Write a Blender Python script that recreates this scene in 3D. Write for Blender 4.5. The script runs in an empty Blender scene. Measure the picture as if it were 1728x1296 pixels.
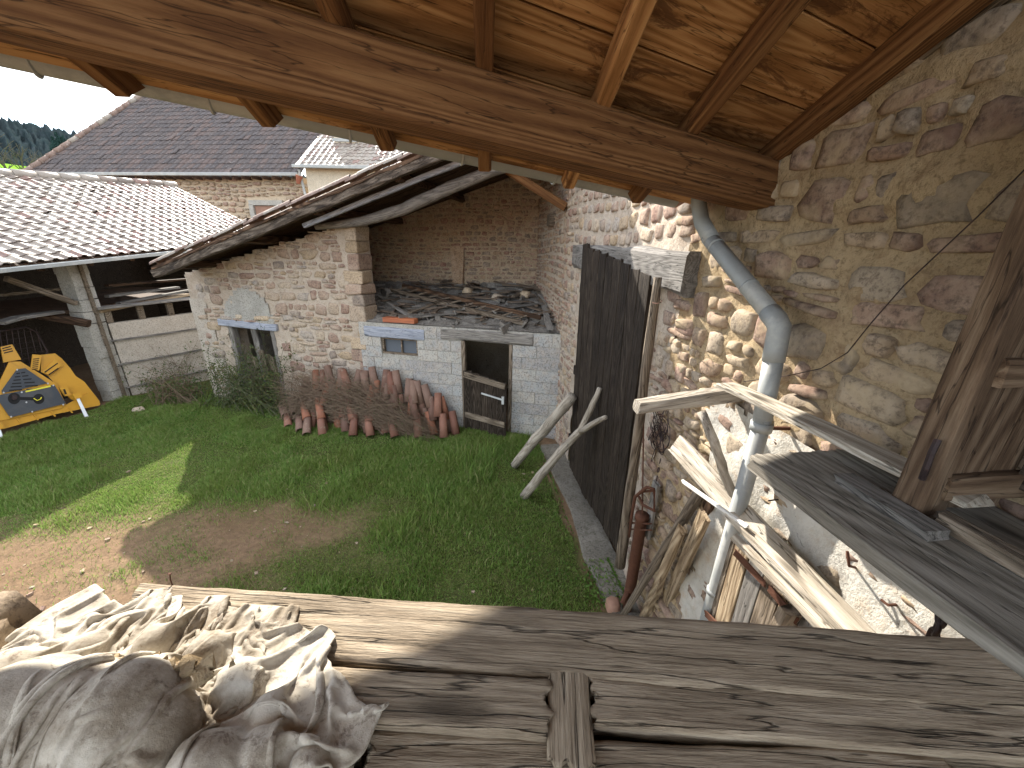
import bpy, math, random
import numpy as np
from mathutils import Matrix, Vector
from mathutils import noise as mnoise
random.seed(7); rng = np.random.default_rng(7)
SC = bpy.context.scene
COL = SC.collection
# ------------------------------------------------------------------ camera
F, CX, CY, H = 650., 864., 648., 3.2
_n = np.array([828 - CX, 2450 - CY, F]); _n /= np.linalg.norm(_n)
_up = -_n
_fw = np.array([0, 0, 1.]) - _up * _up[2]; _fw /= np.linalg.norm(_fw)
_rt = np.cross(_fw, _up); _rt = _rt if _rt[0] > 0 else -_rt
RM = np.stack([_rt, _fw, _up])
cd = bpy.data.cameras.new('camera'); cam = bpy.data.objects.new('camera', cd); COL.objects.link(cam)
cd.sensor_fit = 'HORIZONTAL'; cd.sensor_width = 36; cd.lens = 36 * F / 1728; cd.clip_start = .02; cd.clip_end = 5000
_x, _y, _z = RM @ np.array([1, 0, 0.]), RM @ np.array([0, -1, 0.]), RM @ np.array([0, 0, -1.])
cam.matrix_world = Matrix(((_x[0], _y[0], _z[0], 0), (_x[1], _y[1], _z[1], 0), (_x[2], _y[2], _z[2], H), (0, 0, 0, 1)))
SC.camera = cam
# ------------------------------------------------------------------ light
SUN_AZ, SUN_EL = -29.5, 34.0
w = bpy.data.worlds.new('World'); SC.world = w; w.use_nodes = True
nt = w.node_tree; nt.nodes.clear()
sky = nt.nodes.new('ShaderNodeTexSky'); sky.sky_type = 'NISHITA'; sky.sun_disc = False
sky.sun_elevation = math.radians(SUN_EL); sky.sun_rotation = math.radians(SUN_AZ)
sky.air_density = 1.0; sky.dust_density = .15; sky.altitude = 350
tc = nt.nodes.new('ShaderNodeTexCoord')
mp = nt.nodes.new('ShaderNodeMapping'); mp.inputs['Scale'].default_value = (1, 1, 3.2); mp.inputs['Location'].default_value = (.3, .1, .4)
cn = nt.nodes.new('ShaderNodeTexNoise'); cn.inputs['Scale'].default_value = 2.3; cn.inputs['Detail'].default_value = 7; cn.inputs['Roughness'].default_value = .55
cr = nt.nodes.new('ShaderNodeValToRGB'); cr.color_ramp.elements[0].position = .33; cr.color_ramp.elements[1].position = .58
mx = nt.nodes.new('ShaderNodeMixRGB'); mx.inputs[2].default_value = (4.3, 4.25, 4.1, 1)
bg = nt.nodes.new('ShaderNodeBackground'); bg.inputs['Strength'].default_value = .15
ow = nt.nodes.new('ShaderNodeOutputWorld')
L = nt.links.new
L(tc.outputs['Generated'], mp.inputs['Vector']); L(mp.outputs[0], cn.inputs['Vector']); L(cn.outputs['Fac'], cr.inputs[0])
L(cr.outputs[0], mx.inputs[0]); L(sky.outputs[0], mx.inputs[1]); L(mx.outputs[0], bg.inputs[0]); L(bg.outputs[0], ow.inputs[0])
sl = bpy.data.lights.new('sun', 'SUN'); sl.energy = 3.0; sl.angle = math.radians(.6); sl.color = (1, .93, .82)
sun = bpy.data.objects.new('sun', sl); COL.objects.link(sun)
_a, _e = math.radians(SUN_AZ), math.radians(SUN_EL)
SUNV = Vector((math.sin(_a) * math.cos(_e), math.cos(_a) * math.cos(_e), math.sin(_e)))
sun.rotation_euler = SUNV.to_track_quat('Z', 'Y').to_euler(); sun.location = (-20, 30, 30)
SC.view_settings.view_transform = 'Standard'; SC.view_settings.look = 'None'; SC.view_settings.exposure = 2.2; SC.view_settings.gamma = 1
SC.view_settings.use_curve_mapping = False
SC.render.engine = 'CYCLES'; SC.cycles.max_bounces = 8; SC.cycles.diffuse_bounces = 5; SC.cycles.use_denoising = True
SC.cycles.sample_clamp_indirect = 6; SC.cycles.denoising_prefilter = 'ACCURATE'
# ------------------------------------------------------------------ pixel -> place
def ray(px, py):
    d = RM @ np.array([px - CX, py - CY, F]); return d / np.linalg.norm(d)
O = np.array([0, 0, H])
def G(px, py, z=0.):
    d = ray(px, py); return O + (z - H) / d[2] * d
def PLN(px, py, p, n):
    d = ray(px, py); return O + (np.asarray(p) - O).dot(n) / d.dot(n) * d
def azv(a, z=0): a = math.radians(a); return np.array([math.sin(a), math.cos(a), z])
UB = azv(-7.5); NB = np.array([-UB[1], UB[0], 0])            # barn wall: along, outward (to the left)
PB = np.array([.93, 5., 0])
def onB(px, py, off=0.): return PLN(px, py, PB + NB * off, NB)
def WB(s, z, off=0.): return PB + UB * (s - 5.) / UB[1] + NB * off + np.array([0, 0, z])   # s = world y on the wall line
UC = azv(102); NC = np.array([UC[1], -UC[0], 0]); PC = np.array([.007, 6.3, 0])            # shed front, NC toward camera
def onC(px, py, off=0.): return PLN(px, py, PC + NC * off, NC)
def WC(s, z, off=0.): return PC + UC * s + NC * off + np.array([0, 0, z])
def sC(p): return float((np.asarray(p) - PC).dot(UC))
# ------------------------------------------------------------------ mesh helpers
WM = {}
class MB:
    def __init__(s): s.v = []; s.f = []
    def add(s, vs, fs):
        n = len(s.v); s.v += [tuple(map(float, v)) for v in vs]; s.f += [tuple(i + n for i in f) for f in fs]; return s
    def box(s, c, h, ax=(1, 0, 0), ay=(0, 1, 0), az=(0, 0, 1), j=0.):
        c = np.asarray(c, float); A = [np.asarray(a, float) for a in (ax, ay, az)]
        vs = [c + A[0] * h[0] * i + A[1] * h[1] * k + A[2] * h[2] * l + (rng.normal(0, j, 3) if j else 0) for i in (-1, 1) for k in (-1, 1) for l in (-1, 1)]
        return s.add(vs, [(0, 1, 3, 2), (4, 6, 7, 5), (0, 4, 5, 1), (2, 3, 7, 6), (0, 2, 6, 4), (1, 5, 7, 3)])
    def prism(s, pts, off):
        pts = [np.asarray(p, float) for p in pts]; off = np.asarray(off, float); n = len(pts)
        return s.add(pts + [p + off for p in pts], [tuple(range(n - 1, -1, -1)), tuple(range(n, 2 * n))] + [(i, (i + 1) % n, n + (i + 1) % n, n + i) for i in range(n)])
    def tube(s, path, r, n=8, cap=True, flat=None):
        path = [np.asarray(p, float) for p in path]; k = len(path); r = [r] * k if np.isscalar(r) else r
        t0 = path[1] - path[0]; ref = np.array([0, 0, 1.]) if abs(t0[2]) < .8 * np.linalg.norm(t0) else np.array([1., 0, 0])
        vs = []
        for i, p in enumerate(path):
            t = path[min(i + 1, k - 1)] - path[max(i - 1, 0)]; t = t / (np.linalg.norm(t) + 1e-9)
            a = np.cross(ref, t); a /= np.linalg.norm(a) + 1e-9; b = np.cross(t, a); ref = b
            for q in range(n):
                g = 2 * math.pi * q / n; vs.append(p + (a * math.cos(g) + b * math.sin(g) * (flat or 1)) * r[i])
        fs = [(i * n + q, i * n + (q + 1) % n, (i + 1) * n + (q + 1) % n, (i + 1) * n + q) for i in range(k - 1) for q in range(n)]
        if cap: fs += [tuple(range(n - 1, -1, -1)), tuple(range((k - 1) * n, k * n))]
        return s.add(vs, fs)
    def merge(s, o, M=None):
        return s.add([M @ Vector(v) for v in o.v] if M is not None else o.v, o.f)
def mesh(mb, name='m', smooth=False):
    m = bpy.data.meshes.new(name); m.from_pydata(mb.v, [], mb.f); m.update()
    if smooth: m.polygons.foreach_set('use_smooth', [True] * len(m.polygons))
    return m
def mesh_np(v, tris, name='m', smooth=False):
    m = bpy.data.meshes.new(name); k = tris.shape[1]
    m.vertices.add(len(v)); m.vertices.foreach_set('co', np.asarray(v, np.float32).ravel())
    m.loops.add(tris.size); m.loops.foreach_set('vertex_index', tris.astype(np.int32).ravel())
    m.polygons.add(len(tris)); m.polygons.foreach_set('loop_start', np.arange(0, tris.size, k, dtype=np.int32))
    m.update(calc_edges=True); m.validate()
    if smooth: m.polygons.foreach_set('use_smooth', np.ones(len(tris), bool))
    return m
def tag(o, label=None, cat=None, group=None, kind=None):
    if label: o['label'] = label
    if cat: o['category'] = cat
    if group: o['group'] = group
    if kind: o['kind'] = kind
    return o
def obj(name, m, mat, parent=None, M=None, smooth=False, label=None, cat=None, group=None, kind=None):
    if isinstance(m, MB): m = mesh(m, name, smooth)
    o = bpy.data.objects.new(name, m); COL.objects.link(o)
    if mat is not None and (len(m.materials) == 0): m.materials.append(mat)
    M = M if M is not None else Matrix.Identity(4); o.matrix_basis = M; WM[o] = M
    if parent is not None: o.parent = parent; o.matrix_parent_inverse = WM[parent].inverted()
    return tag(o, label, cat, group, kind)
def thing(name, loc, label, cat, group=None):
    o = bpy.data.objects.new(name, None); COL.objects.link(o); o.empty_display_size = .1
    M = Matrix.Translation(Vector([float(c) for c in loc])); o.matrix_basis = M; WM[o] = M
    return tag(o, label, cat, group)
def frame(p, x, up=(0, 0, 1)):
    x = Vector([float(c) for c in x]).normalized(); u = Vector([float(c) for c in up]); y = u.cross(x)
    if y.length < 1e-4: y = Vector((0, 1, 0)).cross(x)
    y.normalize(); z = x.cross(y)
    M = Matrix(((x.x, y.x, z.x, p[0]), (x.y, y.y, z.y, p[1]), (x.z, y.z, z.z, p[2]), (0, 0, 0, 1)))
    return M
def board_mesh(Lh, w, t, n=5, jit=.004, cham=.12, endj=.01, warp=0., taper=1.):
    """length Lh along +X from 0, width along Y, thickness along Z (centred)"""
    mb = MB(); c = cham * min(w, t); a, b = w / 2, t / 2
    prof = [(-a + c, -b), (a - c, -b), (a, -b + c), (a, b - c), (a - c, b), (-a + c, b), (-a, b - c), (-a, -b + c)]
    vs = []; sd = random.uniform(0, 99)
    for i in range(n + 1):
        x = Lh * i / n; k = 1 + (taper - 1) * i / n
        for q, (y, z) in enumerate(prof):
            e = (mnoise.noise(Vector((x * 2.1 + sd, q // 2 * 3.7, 1))) * jit * 2.2, mnoise.noise(Vector((x * 2.1, q // 2 * 2.3 + sd, 5))) * jit * 1.5)
            xx = x + (random.uniform(-endj, endj) if i in (0, n) else 0)
            vs.append((xx, y * k + e[0] + warp * math.sin(math.pi * i / n), z * k + e[1]))
    fs = [(i * 8 + q, i * 8 + (q + 1) % 8, (i + 1) * 8 + (q + 1) % 8, (i + 1) * 8 + q) for i in range(n) for q in range(8)]
    fs = [f[::-1] for f in fs]; fs += [tuple(range(8)), tuple(range(n * 8 + 7, n * 8 - 1, -1))]
    fs = [f[::-1] for f in fs]
    return mb.add(vs, fs)
def limb(name, pts, r, mat, parent=None, n=9, smooth=True, **k):
    pts = [np.asarray(p, float) for p in pts]; M = frame(pts[0], pts[-1] - pts[0]); Mi = M.inverted()
    sub = []; rr = []
    for i in range(len(pts) - 1):
        for q in range(3): t = q / 3; sub.append(pts[i] * (1 - t) + pts[i + 1] * t + (rng.normal(0, .05, 3) * r[i] if i + q else 0)); rr.append((r[i] * (1 - t) + r[i + 1] * t) * random.uniform(.94, 1.06))
    sub.append(pts[-1]); rr.append(r[-1])
    mb = MB().tube([np.array(Mi @ Vector(p)) for p in sub], rr, n); return obj(name, mb, mat, parent, M, smooth=smooth, **k)
def board(name, p0, p1, w, t, mat, parent=None, up=(0, 0, 1), **k):
    kw = {q: k.pop(q) for q in ('n', 'jit', 'cham', 'endj', 'warp', 'taper') if q in k}
    p0 = np.asarray(p0, float); p1 = np.asarray(p1, float); d = p1 - p0
    return obj(name, board_mesh(float(np.linalg.norm(d)), w, t, **kw), mat, parent, frame(p0, d, up), **k)
# ------------------------------------------------------------------ materials
class MT:
    def __init__(s, name, rough=.85, spec=.25, metal=0.):
        s.m = bpy.data.materials.new(name); s.m.use_nodes = True; s.t = s.m.node_tree; s.b = s.t.nodes['Principled BSDF']
        s.b.inputs['Roughness'].default_value = rough; s.b.inputs['Specular IOR Level'].default_value = spec; s.b.inputs['Metallic'].default_value = metal
    def n(s, ty, **k):
        q = s.t.nodes.new('ShaderNode' + ty)
        for a, v in k.items():
            if hasattr(q, a) and a not in ('Scale',): setattr(q, a, v)
            else: q.inputs[a.replace('_', ' ')].default_value = v
        return q
    def l(s, a, b): s.t.links.new(a, b)
    def coord(s, scale=(1, 1, 1), rand=True, kind='Object', rot=None):
        tc = s.n('TexCoord'); v = tc.outputs[kind]
        if rand:
            oi = s.n('ObjectInfo'); m = s.n('VectorMath', operation='MULTIPLY'); m.inputs[1].default_value = (37.3, 51.7, 23.9)
            cb = s.n('CombineXYZ')
            for i in range(3): s.l(oi.outputs['Random'], cb.inputs[i])
            s.l(cb.outputs[0], m.inputs[0]); ad = s.n('VectorMath', operation='ADD'); s.l(v, ad.inputs[0]); s.l(m.outputs[0], ad.inputs[1]); v = ad.outputs[0]
        mp = s.n('Mapping'); mp.inputs['Scale'].default_value = scale; s.l(v, mp.inputs['Vector'])
        if rot: mp.inputs['Rotation'].default_value = rot
        return mp.outputs[0]
    def noise(s, vec, scale=5., detail=5., rough=.6, dist=0.):
        q = s.n('TexNoise'); q.inputs['Scale'].default_value = scale; q.inputs['Detail'].default_value = detail; q.inputs['Roughness'].default_value = rough; q.inputs['Distortion'].default_value = dist
        s.l(vec, q.inputs['Vector']); return q.outputs['Fac']
    def ramp(s, fac, stops, interp='LINEAR'):
        q = s.n('ValToRGB'); e = q.color_ramp.elements; q.color_ramp.interpolation = interp
        while len(e) < len(stops): e.new(.5)
        for el, (p, c) in zip(e, stops): el.position = p; el.color = (*c, 1) if len(c) == 3 else c
        s.l(fac, q.inputs[0]); return q.outputs[0]
    def mix(s, fac, a, b, mode='MIX'):
        q = s.n('MixRGB', blend_type=mode)
        for i, x in ((0, fac), (1, a), (2, b)):
            if hasattr(x, 'is_linked') or hasattr(x, 'links'): s.l(x, q.inputs[i])
            elif i == 0: q.inputs[0].default_value = x
            else: q.inputs[i].default_value = (*x, 1) if len(x) == 3 else x
        return q.outputs[0]
    def math(s, op, a, b=0.):
        q = s.n('Math', operation=op)
        for i, x in ((0, a), (1, b)):
            if hasattr(x, 'links'): s.l(x, q.inputs[i])
            else: q.inputs[i].default_value = x
        return q.outputs[0]
    def bump(s, *hs):
        prev = None
        for h, st, d in hs:
            q = s.n('Bump'); q.inputs['Strength'].default_value = st; q.inputs['Distance'].default_value = d; s.l(h, q.inputs['Height'])
            if prev is not None: s.l(prev, q.inputs['Normal'])
            prev = q.outputs[0]
        s.l(prev, s.b.inputs['Normal'])
    def col(s, c):
        if hasattr(c, 'links'): s.l(c, s.b.inputs['Base Color'])
        else: s.b.inputs['Base Color'].default_value = (*c, 1)
    def rnd(s):
        """one value per piece, whether the piece is an object or an island of a joined mesh"""
        oi = s.n('ObjectInfo'); g = s.n('NewGeometry'); return s.math('FRACT', s.math('ADD', oi.outputs['Random'], s.math('MULTIPLY', g.outputs['Random Per Island'], 7.31)))
def BG(v): return (v, v, v)
def wood(name, c0, c1, c2, rings=9., fine=1., bump=.5, knots=True, stain=None, rough=.8, ring_amt=.6, var=.25, wander=.55):
    """flat-sawn grain: contour lines of a stretched noise field, plus fibres, cracks and knots (grain along local X)"""
    m = MT(name, rough, .2)
    nf = m.noise(m.coord((wander, 5.5, 5.5)), 1., 1.4, .35, .15)
    rl = m.math('ADD', m.math('MULTIPLY', m.math('SINE', m.math('MULTIPLY', nf, rings * 15.)), .5), .5)
    fn = m.noise(m.coord((12, 190 * fine, 190 * fine)), 1., 5, .7)
    cn = m.noise(m.coord((3.4, 46 * fine, 46 * fine)), 1., 5, .65)
    big = m.noise(m.coord((1.3, 7, 7)), 1., 5, .65)
    g = m.math('ADD', m.math('MULTIPLY', rl, ring_amt * .6), m.math('ADD', m.math('MULTIPLY', fn, (1 - ring_amt) * .8), m.math('MULTIPLY', cn, .2 + .2 * ring_amt)))
    c = m.ramp(g, [(.30, c0), (.5, c1), (.70, c2)])
    c = m.mix(m.ramp(big, [(.40, BG(0)), (.66, BG(.6))]), c, m.mix(.6, c, c0))
    crack = m.ramp(cn, [(.29, BG(.95)), (.37, BG(0))]); c = m.mix(crack, c, tuple(x * .18 for x in c0))
    hair = m.ramp(m.noise(m.coord((1.6, 22 * fine, 22 * fine)), 1., 3, .5), [(.488, BG(0)), (.5, BG(.8)), (.512, BG(0))]); c = m.mix(hair, c, tuple(x * .25 for x in c0))
    if knots:
        kd = m.n('TexVoronoi', feature='F1'); kd.inputs['Scale'].default_value = .9; m.l(m.coord((1.6, 5.5, 5.5)), kd.inputs['Vector'])
        kf = m.ramp(kd.outputs['Distance'], [(.05, BG(.9)), (.15, BG(0))]); c = m.mix(kf, c, tuple(x * .4 for x in c0))
    if stain:
        sn = m.noise(m.coord((1.1, 4, 4)), 2.2, 8, .75, .8); c = m.mix(m.ramp(sn, [(.53, BG(0)), (.60, BG(.8))]), c, stain)
    oi = m.n('ObjectInfo'); hv = m.n('HueSaturation'); m.l(c, hv.inputs['Color']); m.l(m.math('ADD', m.math('MULTIPLY', oi.outputs['Random'], var * 2), 1 - var), hv.inputs['Value'])
    m.col(hv.outputs[0]); m.bump((fn, bump, .003), (cn, bump * 1.2, .009), (rl, bump * .35, .003), (m.math('SUBTRACT', 1., hair), bump, .006)); return m.m
def stonemat(name, pal, bump=.6, lich=(.5, .48, .40), la=.35, sc=1.):
    m = MT(name, .92, .15); r = m.rnd(); n = len(pal)
    c = m.ramp(r, [(i / n, p) for i, p in enumerate(pal)], 'CONSTANT')
    v = m.coord((sc, sc, sc)); a = m.noise(v, 9, 8, .65); b = m.noise(v, 38, 6, .7); d = m.noise(v, 3.2, 4, .6, .5)
    c = m.mix(m.ramp(a, [(.42, BG(.0)), (.64, BG(.7))]), c, m.mix(.55, c, (.55, .44, .34)))
    c = m.mix(m.ramp(b, [(.36, BG(.8)), (.52, BG(0))]), c, m.mix(.8, c, (.06, .045, .04)))
    c = m.mix(m.ramp(d, [(.50, BG(0)), (.66, BG(la))]), c, lich)
    m.col(c); m.bump((a, bump, .02), (b, bump * .8, .008)); return m.m
def mortarmat(name, c0, c1, c2=None, bump=.7, sc=1., speck=.75):
    m = MT(name, .95, .1); v = m.coord((sc, sc, sc), rand=False)
    a = m.noise(v, 3.5, 8, .65); b = m.noise(v, 45, 6, .75); d = m.noise(v, 12, 6, .7)
    c = m.ramp(a, [(.3, c0), (.7, c1)]); c = m.mix(m.ramp(b, [(.36, BG(speck)), (.5, BG(0))]), c, tuple(x * .35 for x in c0)); c = m.mix(m.ramp(m.noise(v, 9, 7, .7, .6), [(.30, BG(.8)), (.38, BG(0))]), c, tuple(x * .3 for x in c0))  # dark noise spots stand for shaded holes and crevices
    if c2: c = m.mix(m.ramp(d, [(.52, BG(0)), (.66, BG(.7))]), c, c2)
    m.col(c); m.bump((d, bump, .02), (b, bump, .008)); return m.m
def plain(name, c, rough=.6, spec=.4, metal=0., var=.3, sc=6., bump=.1, dirt=None, da=.5, lo=.52, hi=.7):
    m = MT(name, rough, spec, metal); v = m.coord(); a = m.noise(v, sc, 7, .65); b = m.noise(v, sc * 8, 4, .6)
    cc = m.mix(m.ramp(a, [(.3, BG(var)), (.7, BG(0))]), c, tuple(x * .55 for x in c))
    if dirt: cc = m.mix(m.ramp(m.noise(v, sc * .45, 7, .7, .4), [(lo, BG(0)), (hi, BG(da))]), cc, dirt)
    m.col(cc); m.bump((a, bump, .01), (b, bump, .003)); return m.m
def tilemat(name, pal, lich, la=.5, rough=.7):
    m = MT(name, rough, .35); c = m.ramp(m.rnd(), [(i / len(pal), p) for i, p in enumerate(pal)], 'CONSTANT')
    v = m.coord(); a = m.noise(v, 14, 6, .7); b = m.noise(v, 4, 5, .65)
    c = m.mix(m.ramp(b, [(.3, BG(.5)), (.6, BG(0))]), c, m.mix(.5, c, (.02, .018, .02)))
    c = m.mix(m.ramp(a, [(.58, BG(0)), (.68, BG(la))]), c, lich); m.col(c); m.bump((a, .3, .006)); return m.m
W_BEAM = wood('wood_beam', (.085, .036, .013), (.17, .080, .030), (.25, .132, .055), rings=7, bump=.4, var=.12, ring_amt=.45, wander=.16)
W_CEIL = wood('wood_ceiling', (.23, .108, .038), (.39, .20, .080), (.50, .29, .13), rings=5., bump=.25, stain=(.10, .042, .017), var=.14, ring_amt=.55, wander=.4)
W_GREY = wood('wood_grey', (.095, .088, .08), (.205, .19, .175), (.32, .30, .275), rings=7, bump=.6, var=.2, ring_amt=.3)
W_GREYBR = wood('wood_grey_brown', (.085, .065, .048), (.19, .15, .11), (.30, .245, .19), rings=9, bump=.8, var=.2, ring_amt=.45)
W_GREYL = wood('wood_driftwood', (.17, .145, .115), (.34, .30, .25), (.47, .43, .37), rings=7, bump=.7, var=.12, ring_amt=.3, knots=False)
W_VERGE = wood('wood_verge', (.03, .022, .016), (.12, .095, .075), (.26, .22, .18), rings=7, bump=1., var=.1, ring_amt=.3, stain=(.025, .02, .018))
W_SHELF = wood('wood_shelf', (.11, .098, .08), (.215, .195, .165), (.31, .285, .245), rings=6, bump=.5, var=.08, ring_amt=.4)
W_CUP = wood('wood_cupboard', (.055, .033, .02), (.135, .088, .055), (.21, .15, .10), rings=5, bump=.4, var=.15, ring_amt=.4)
W_PALE = wood('wood_bleached', (.26, .22, .17), (.46, .41, .34), (.60, .55, .47), rings=8, bump=.7, var=.12, ring_amt=.4)
W_TAN = wood('wood_tan', (.15, .105, .065), (.32, .24, .155), (.45, .36, .25), rings=7, bump=.6, var=.2, ring_amt=.45)
W_BLACK = wood('wood_tarred_and_shade', (.010, .007, .005), (.036, .026, .019), (.088, .070, .054), rings=9, bump=.9, var=.3, knots=False, ring_amt=.3)  # tarred planks, and black surfaces standing for dark interiors
W_DARK = wood('wood_dark_brown', (.028, .016, .010), (.075, .043, .026), (.13, .08, .05), rings=8, bump=.6, var=.25)
W_BLUE = wood('wood_blue_grey', (.20, .22, .27), (.34, .37, .44), (.48, .50, .56), rings=8, bump=.6, var=.1, ring_amt=.35)
W_SILL = wood('wood_sill', (.115, .086, .058), (.31, .25, .18), (.47, .395, .30), rings=6, fine=1.2, bump=1., var=.08, ring_amt=.2)
S_NEAR = stonemat('stone_near', [(.25, .175, .125), (.19, .125, .095), (.31, .235, .16), (.22, .145, .115), (.35, .28, .20), (.20, .165, .13), (.28, .19, .14), (.32, .265, .20)], lich=(.42, .335, .22), la=.7)
S_PINK = stonemat('stone_pink', [(.33, .245, .19), (.26, .165, .13), (.39, .31, .235), (.38, .275, .21), (.25, .21, .18), (.43, .355, .27), (.29, .20, .155), (.36, .32, .28), (.37, .285, .19)], lich=(.52, .45, .37), la=.35)
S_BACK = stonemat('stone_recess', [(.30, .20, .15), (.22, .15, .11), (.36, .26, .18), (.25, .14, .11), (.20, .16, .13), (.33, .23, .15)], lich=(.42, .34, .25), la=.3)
S_HOUSE = stonemat('stone_house', [(.34, .22, .16), (.40, .28, .20), (.30, .20, .16), (.38, .30, .22)], la=.2)
S_CREAM = stonemat('stone_cream', [(.50, .40, .28), (.46, .36, .25), (.52, .44, .34)], lich=(.4, .3, .22), la=.25)
M_NEAR = mortarmat('mortar_ochre', (.32, .235, .14), (.46, .36, .23), (.24, .165, .10), bump=1., speck=.55)
M_PINK = mortarmat('mortar_pink', (.43, .36, .29), (.53, .455, .375), (.37, .29, .225), bump=.9, speck=.5)
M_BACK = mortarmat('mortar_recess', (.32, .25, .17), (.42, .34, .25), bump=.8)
M_HOUSE = mortarmat('mortar_house', (.50, .40, .29), (.58, .48, .36), bump=.5)
M_WHITE = mortarmat('lime_plaster', (.46, .435, .385), (.60, .575, .52), (.46, .37, .28), bump=.8, speck=.2)
M_PLAST = mortarmat('render_plaster', (.42, .37, .31), (.52, .47, .41), (.36, .33, .29), bump=.5)
M_CONC = mortarmat('concrete', (.33, .32, .29), (.46, .44, .40), (.27, .26, .23), bump=.6)
M_APRON = mortarmat('rough_cement', (.17, .155, .13), (.27, .25, .215), (.12, .11, .085), bump=1.)
M_BLOCK = stonemat('cinder_block', [(.36, .36, .35), (.40, .40, .38), (.33, .33, .33), (.43, .42, .39), (.37, .38, .38)], bump=.5, lich=(.5, .48, .44), la=.3)
ZINC = plain('zinc', (.34, .355, .35), .6, .4, .2, var=.35, sc=7, bump=.1, dirt=(.46, .455, .43), da=.6, lo=.5, hi=.62)
RUST = plain('rust', (.12, .052, .032), .8, .3, .2, var=.6, sc=20, bump=.4, dirt=(.07, .035, .025))
IRON = plain('dark_iron', (.05, .035, .035), .6, .4, .5, var=.5, sc=20, bump=.3, dirt=(.12, .05, .03))
YEL = plain('yellow_paint', (.62, .32, .03), .42, .5, 0, var=.2, sc=7, bump=.03, dirt=(.30, .15, .04), da=.5, lo=.56)
DGREY = plain('charcoal_paint', (.055, .065, .08), .4, .5, 0, var=.25, sc=6, bump=.03, dirt=(.13, .12, .11), da=.4)
BLACK = plain('black_gaps_and_parts', (.012, .012, .013), .6, .3, 0)
STICK = plain('yellow_sticker', (.75, .68, .05), .5, .4, 0, var=.1)
GALV = plain('galvanised', (.62, .64, .66), .4, .5, .4, var=.2, sc=12)
WHITEP = plain('white_plastic', (.72, .71, .68), .5, .4, 0, var=.2)
T_TERRA = tilemat('terracotta', [(.30, .10, .055), (.36, .13, .07), (.26, .085, .055), (.24, .12, .085), (.40, .15, .075), (.30, .17, .12)], (.34, .28, .20), .55)
T_HOUSE = tilemat('tile_purple', [(.070, .056, .053), (.088, .066, .060), (.060, .049, .048), (.080, .064, .060), (.10, .070, .061), (.074, .061, .060)], (.30, .27, .25), .65, .7)
T_LEFT = tilemat('tile_pinkish', [(.24, .195, .165), (.28, .235, .20), (.20, .165, .14), (.30, .265, .23), (.31, .27, .23), (.24, .155, .13)], (.42, .38, .33), .6, .55)
T_HEAP = tilemat('terracotta_dull', [(.19, .085, .058), (.23, .11, .075), (.17, .092, .068), (.21, .13, .098), (.28, .115, .068), (.20, .12, .09)], (.30, .26, .20), .6)
T_TERRA_L = tilemat('terracotta_lichen', [(.22, .15, .12), (.28, .22, .18), (.24, .17, .14), (.30, .26, .22)], (.46, .44, .40), .8)
T_ORANGE = tilemat('orange_clay', [(.50, .17, .075), (.46, .15, .07)], (.5, .3, .2), .15)
GLASS = MT('dusty_glass', .25, .5); GLASS.col((.10, .12, .15)); GLASS = GLASS.m
# ------------------------------------------------------------------ masonry
def prj(P):
    c = RM.T @ (np.asarray(P, float) - O)
    return (CX + F * c[0] / c[2], CY + F * c[1] / c[2], c[2]) if c[2] > .05 else (-9999, -9999, -1)
def fbm(x, y, z=0., o=5): return mnoise.fractal(Vector((x, y, z)), 1.0, 2.0, o)
def courses(s0, s1, z0, z1, hr, lr, inside, split=.25, bell=True):
    out = []; z = z0
    while z < z1:
        h = random.uniform(*hr); s = s0 - random.uniform(0, lr[1])
        while s < s1:
            l = random.uniform(*lr) if not bell else random.triangular(lr[0], lr[1], lr[0] * .6 + lr[1] * .4)
            dz = .25 * h * math.sin(s * 1.7 + z * 3)
            if random.random() < split and h > .09:
                k = random.uniform(.4, .6)
                cs = [(s, s + l, z + dz, z + dz + h * k), (s, s + l * random.uniform(.4, .7), z + dz + h * k, z + dz + h)]; cs.append((cs[1][1], s + l, z + dz + h * k, z + dz + h))
            else: cs = [(s, s + l, z + dz, z + dz + h * random.uniform(.88, 1.04))]
            for c in cs:
                if c[1] - c[0] > .035 and c[3] - c[2] > .03 and inside((c[0] + c[1]) / 2, (c[2] + c[3]) / 2, c): out.append(c)
            s += l
        z += h
    return out
def stone_geo(Wf, c, joint, prot, N=10):
    s0, s1, z0, z1 = c; a = (s1 - s0) / 2 - joint / 2; b = (z1 - z0) / 2 - joint / 2; ms, mz = (s0 + s1) / 2, (z0 + z1) / 2
    a = max(a, .015); b = max(b, .012); e = random.uniform(.4, .72); ph = random.uniform(0, 6.28); rot = random.uniform(-.12, .12)
    ring = []
    for q in range(N):
        t = ph + 2 * math.pi * q / N; ct, st = math.cos(t), math.sin(t); k = random.uniform(.74, 1.10)
        u, v = math.copysign(abs(ct) ** e, ct) * a * k, math.copysign(abs(st) ** e, st) * b * k
        ring.append((u * math.cos(rot) - v * math.sin(rot), u * math.sin(rot) + v * math.cos(rot)))
    tu, tv = random.uniform(-.25, .25), random.uniform(-.25, .25)
    P = lambda u, v, o: Wf(ms + u, mz + v, o)
    vs = [P(u, v, -.03) for u, v in ring] + [P(u * .95, v * .95, prot * .55 + prot * (tu * u / a + tv * v / b)) for u, v in ring] + [P(u * .66, v * .66, prot * random.uniform(.8, 1.15) + prot * (tu * u / a + tv * v / b) * .8) for u, v in ring] + [P(0, 0, prot)]
    fs = []
    for r in (0, N):
        fs += [(r + q, r + (q + 1) % N, r + N + (q + 1) % N, r + N + q) for q in range(N)]
    fs += [(2 * N + q, 2 * N + (q + 1) % N, 3 * N) for q in range(N)]
    return vs, fs
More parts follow.
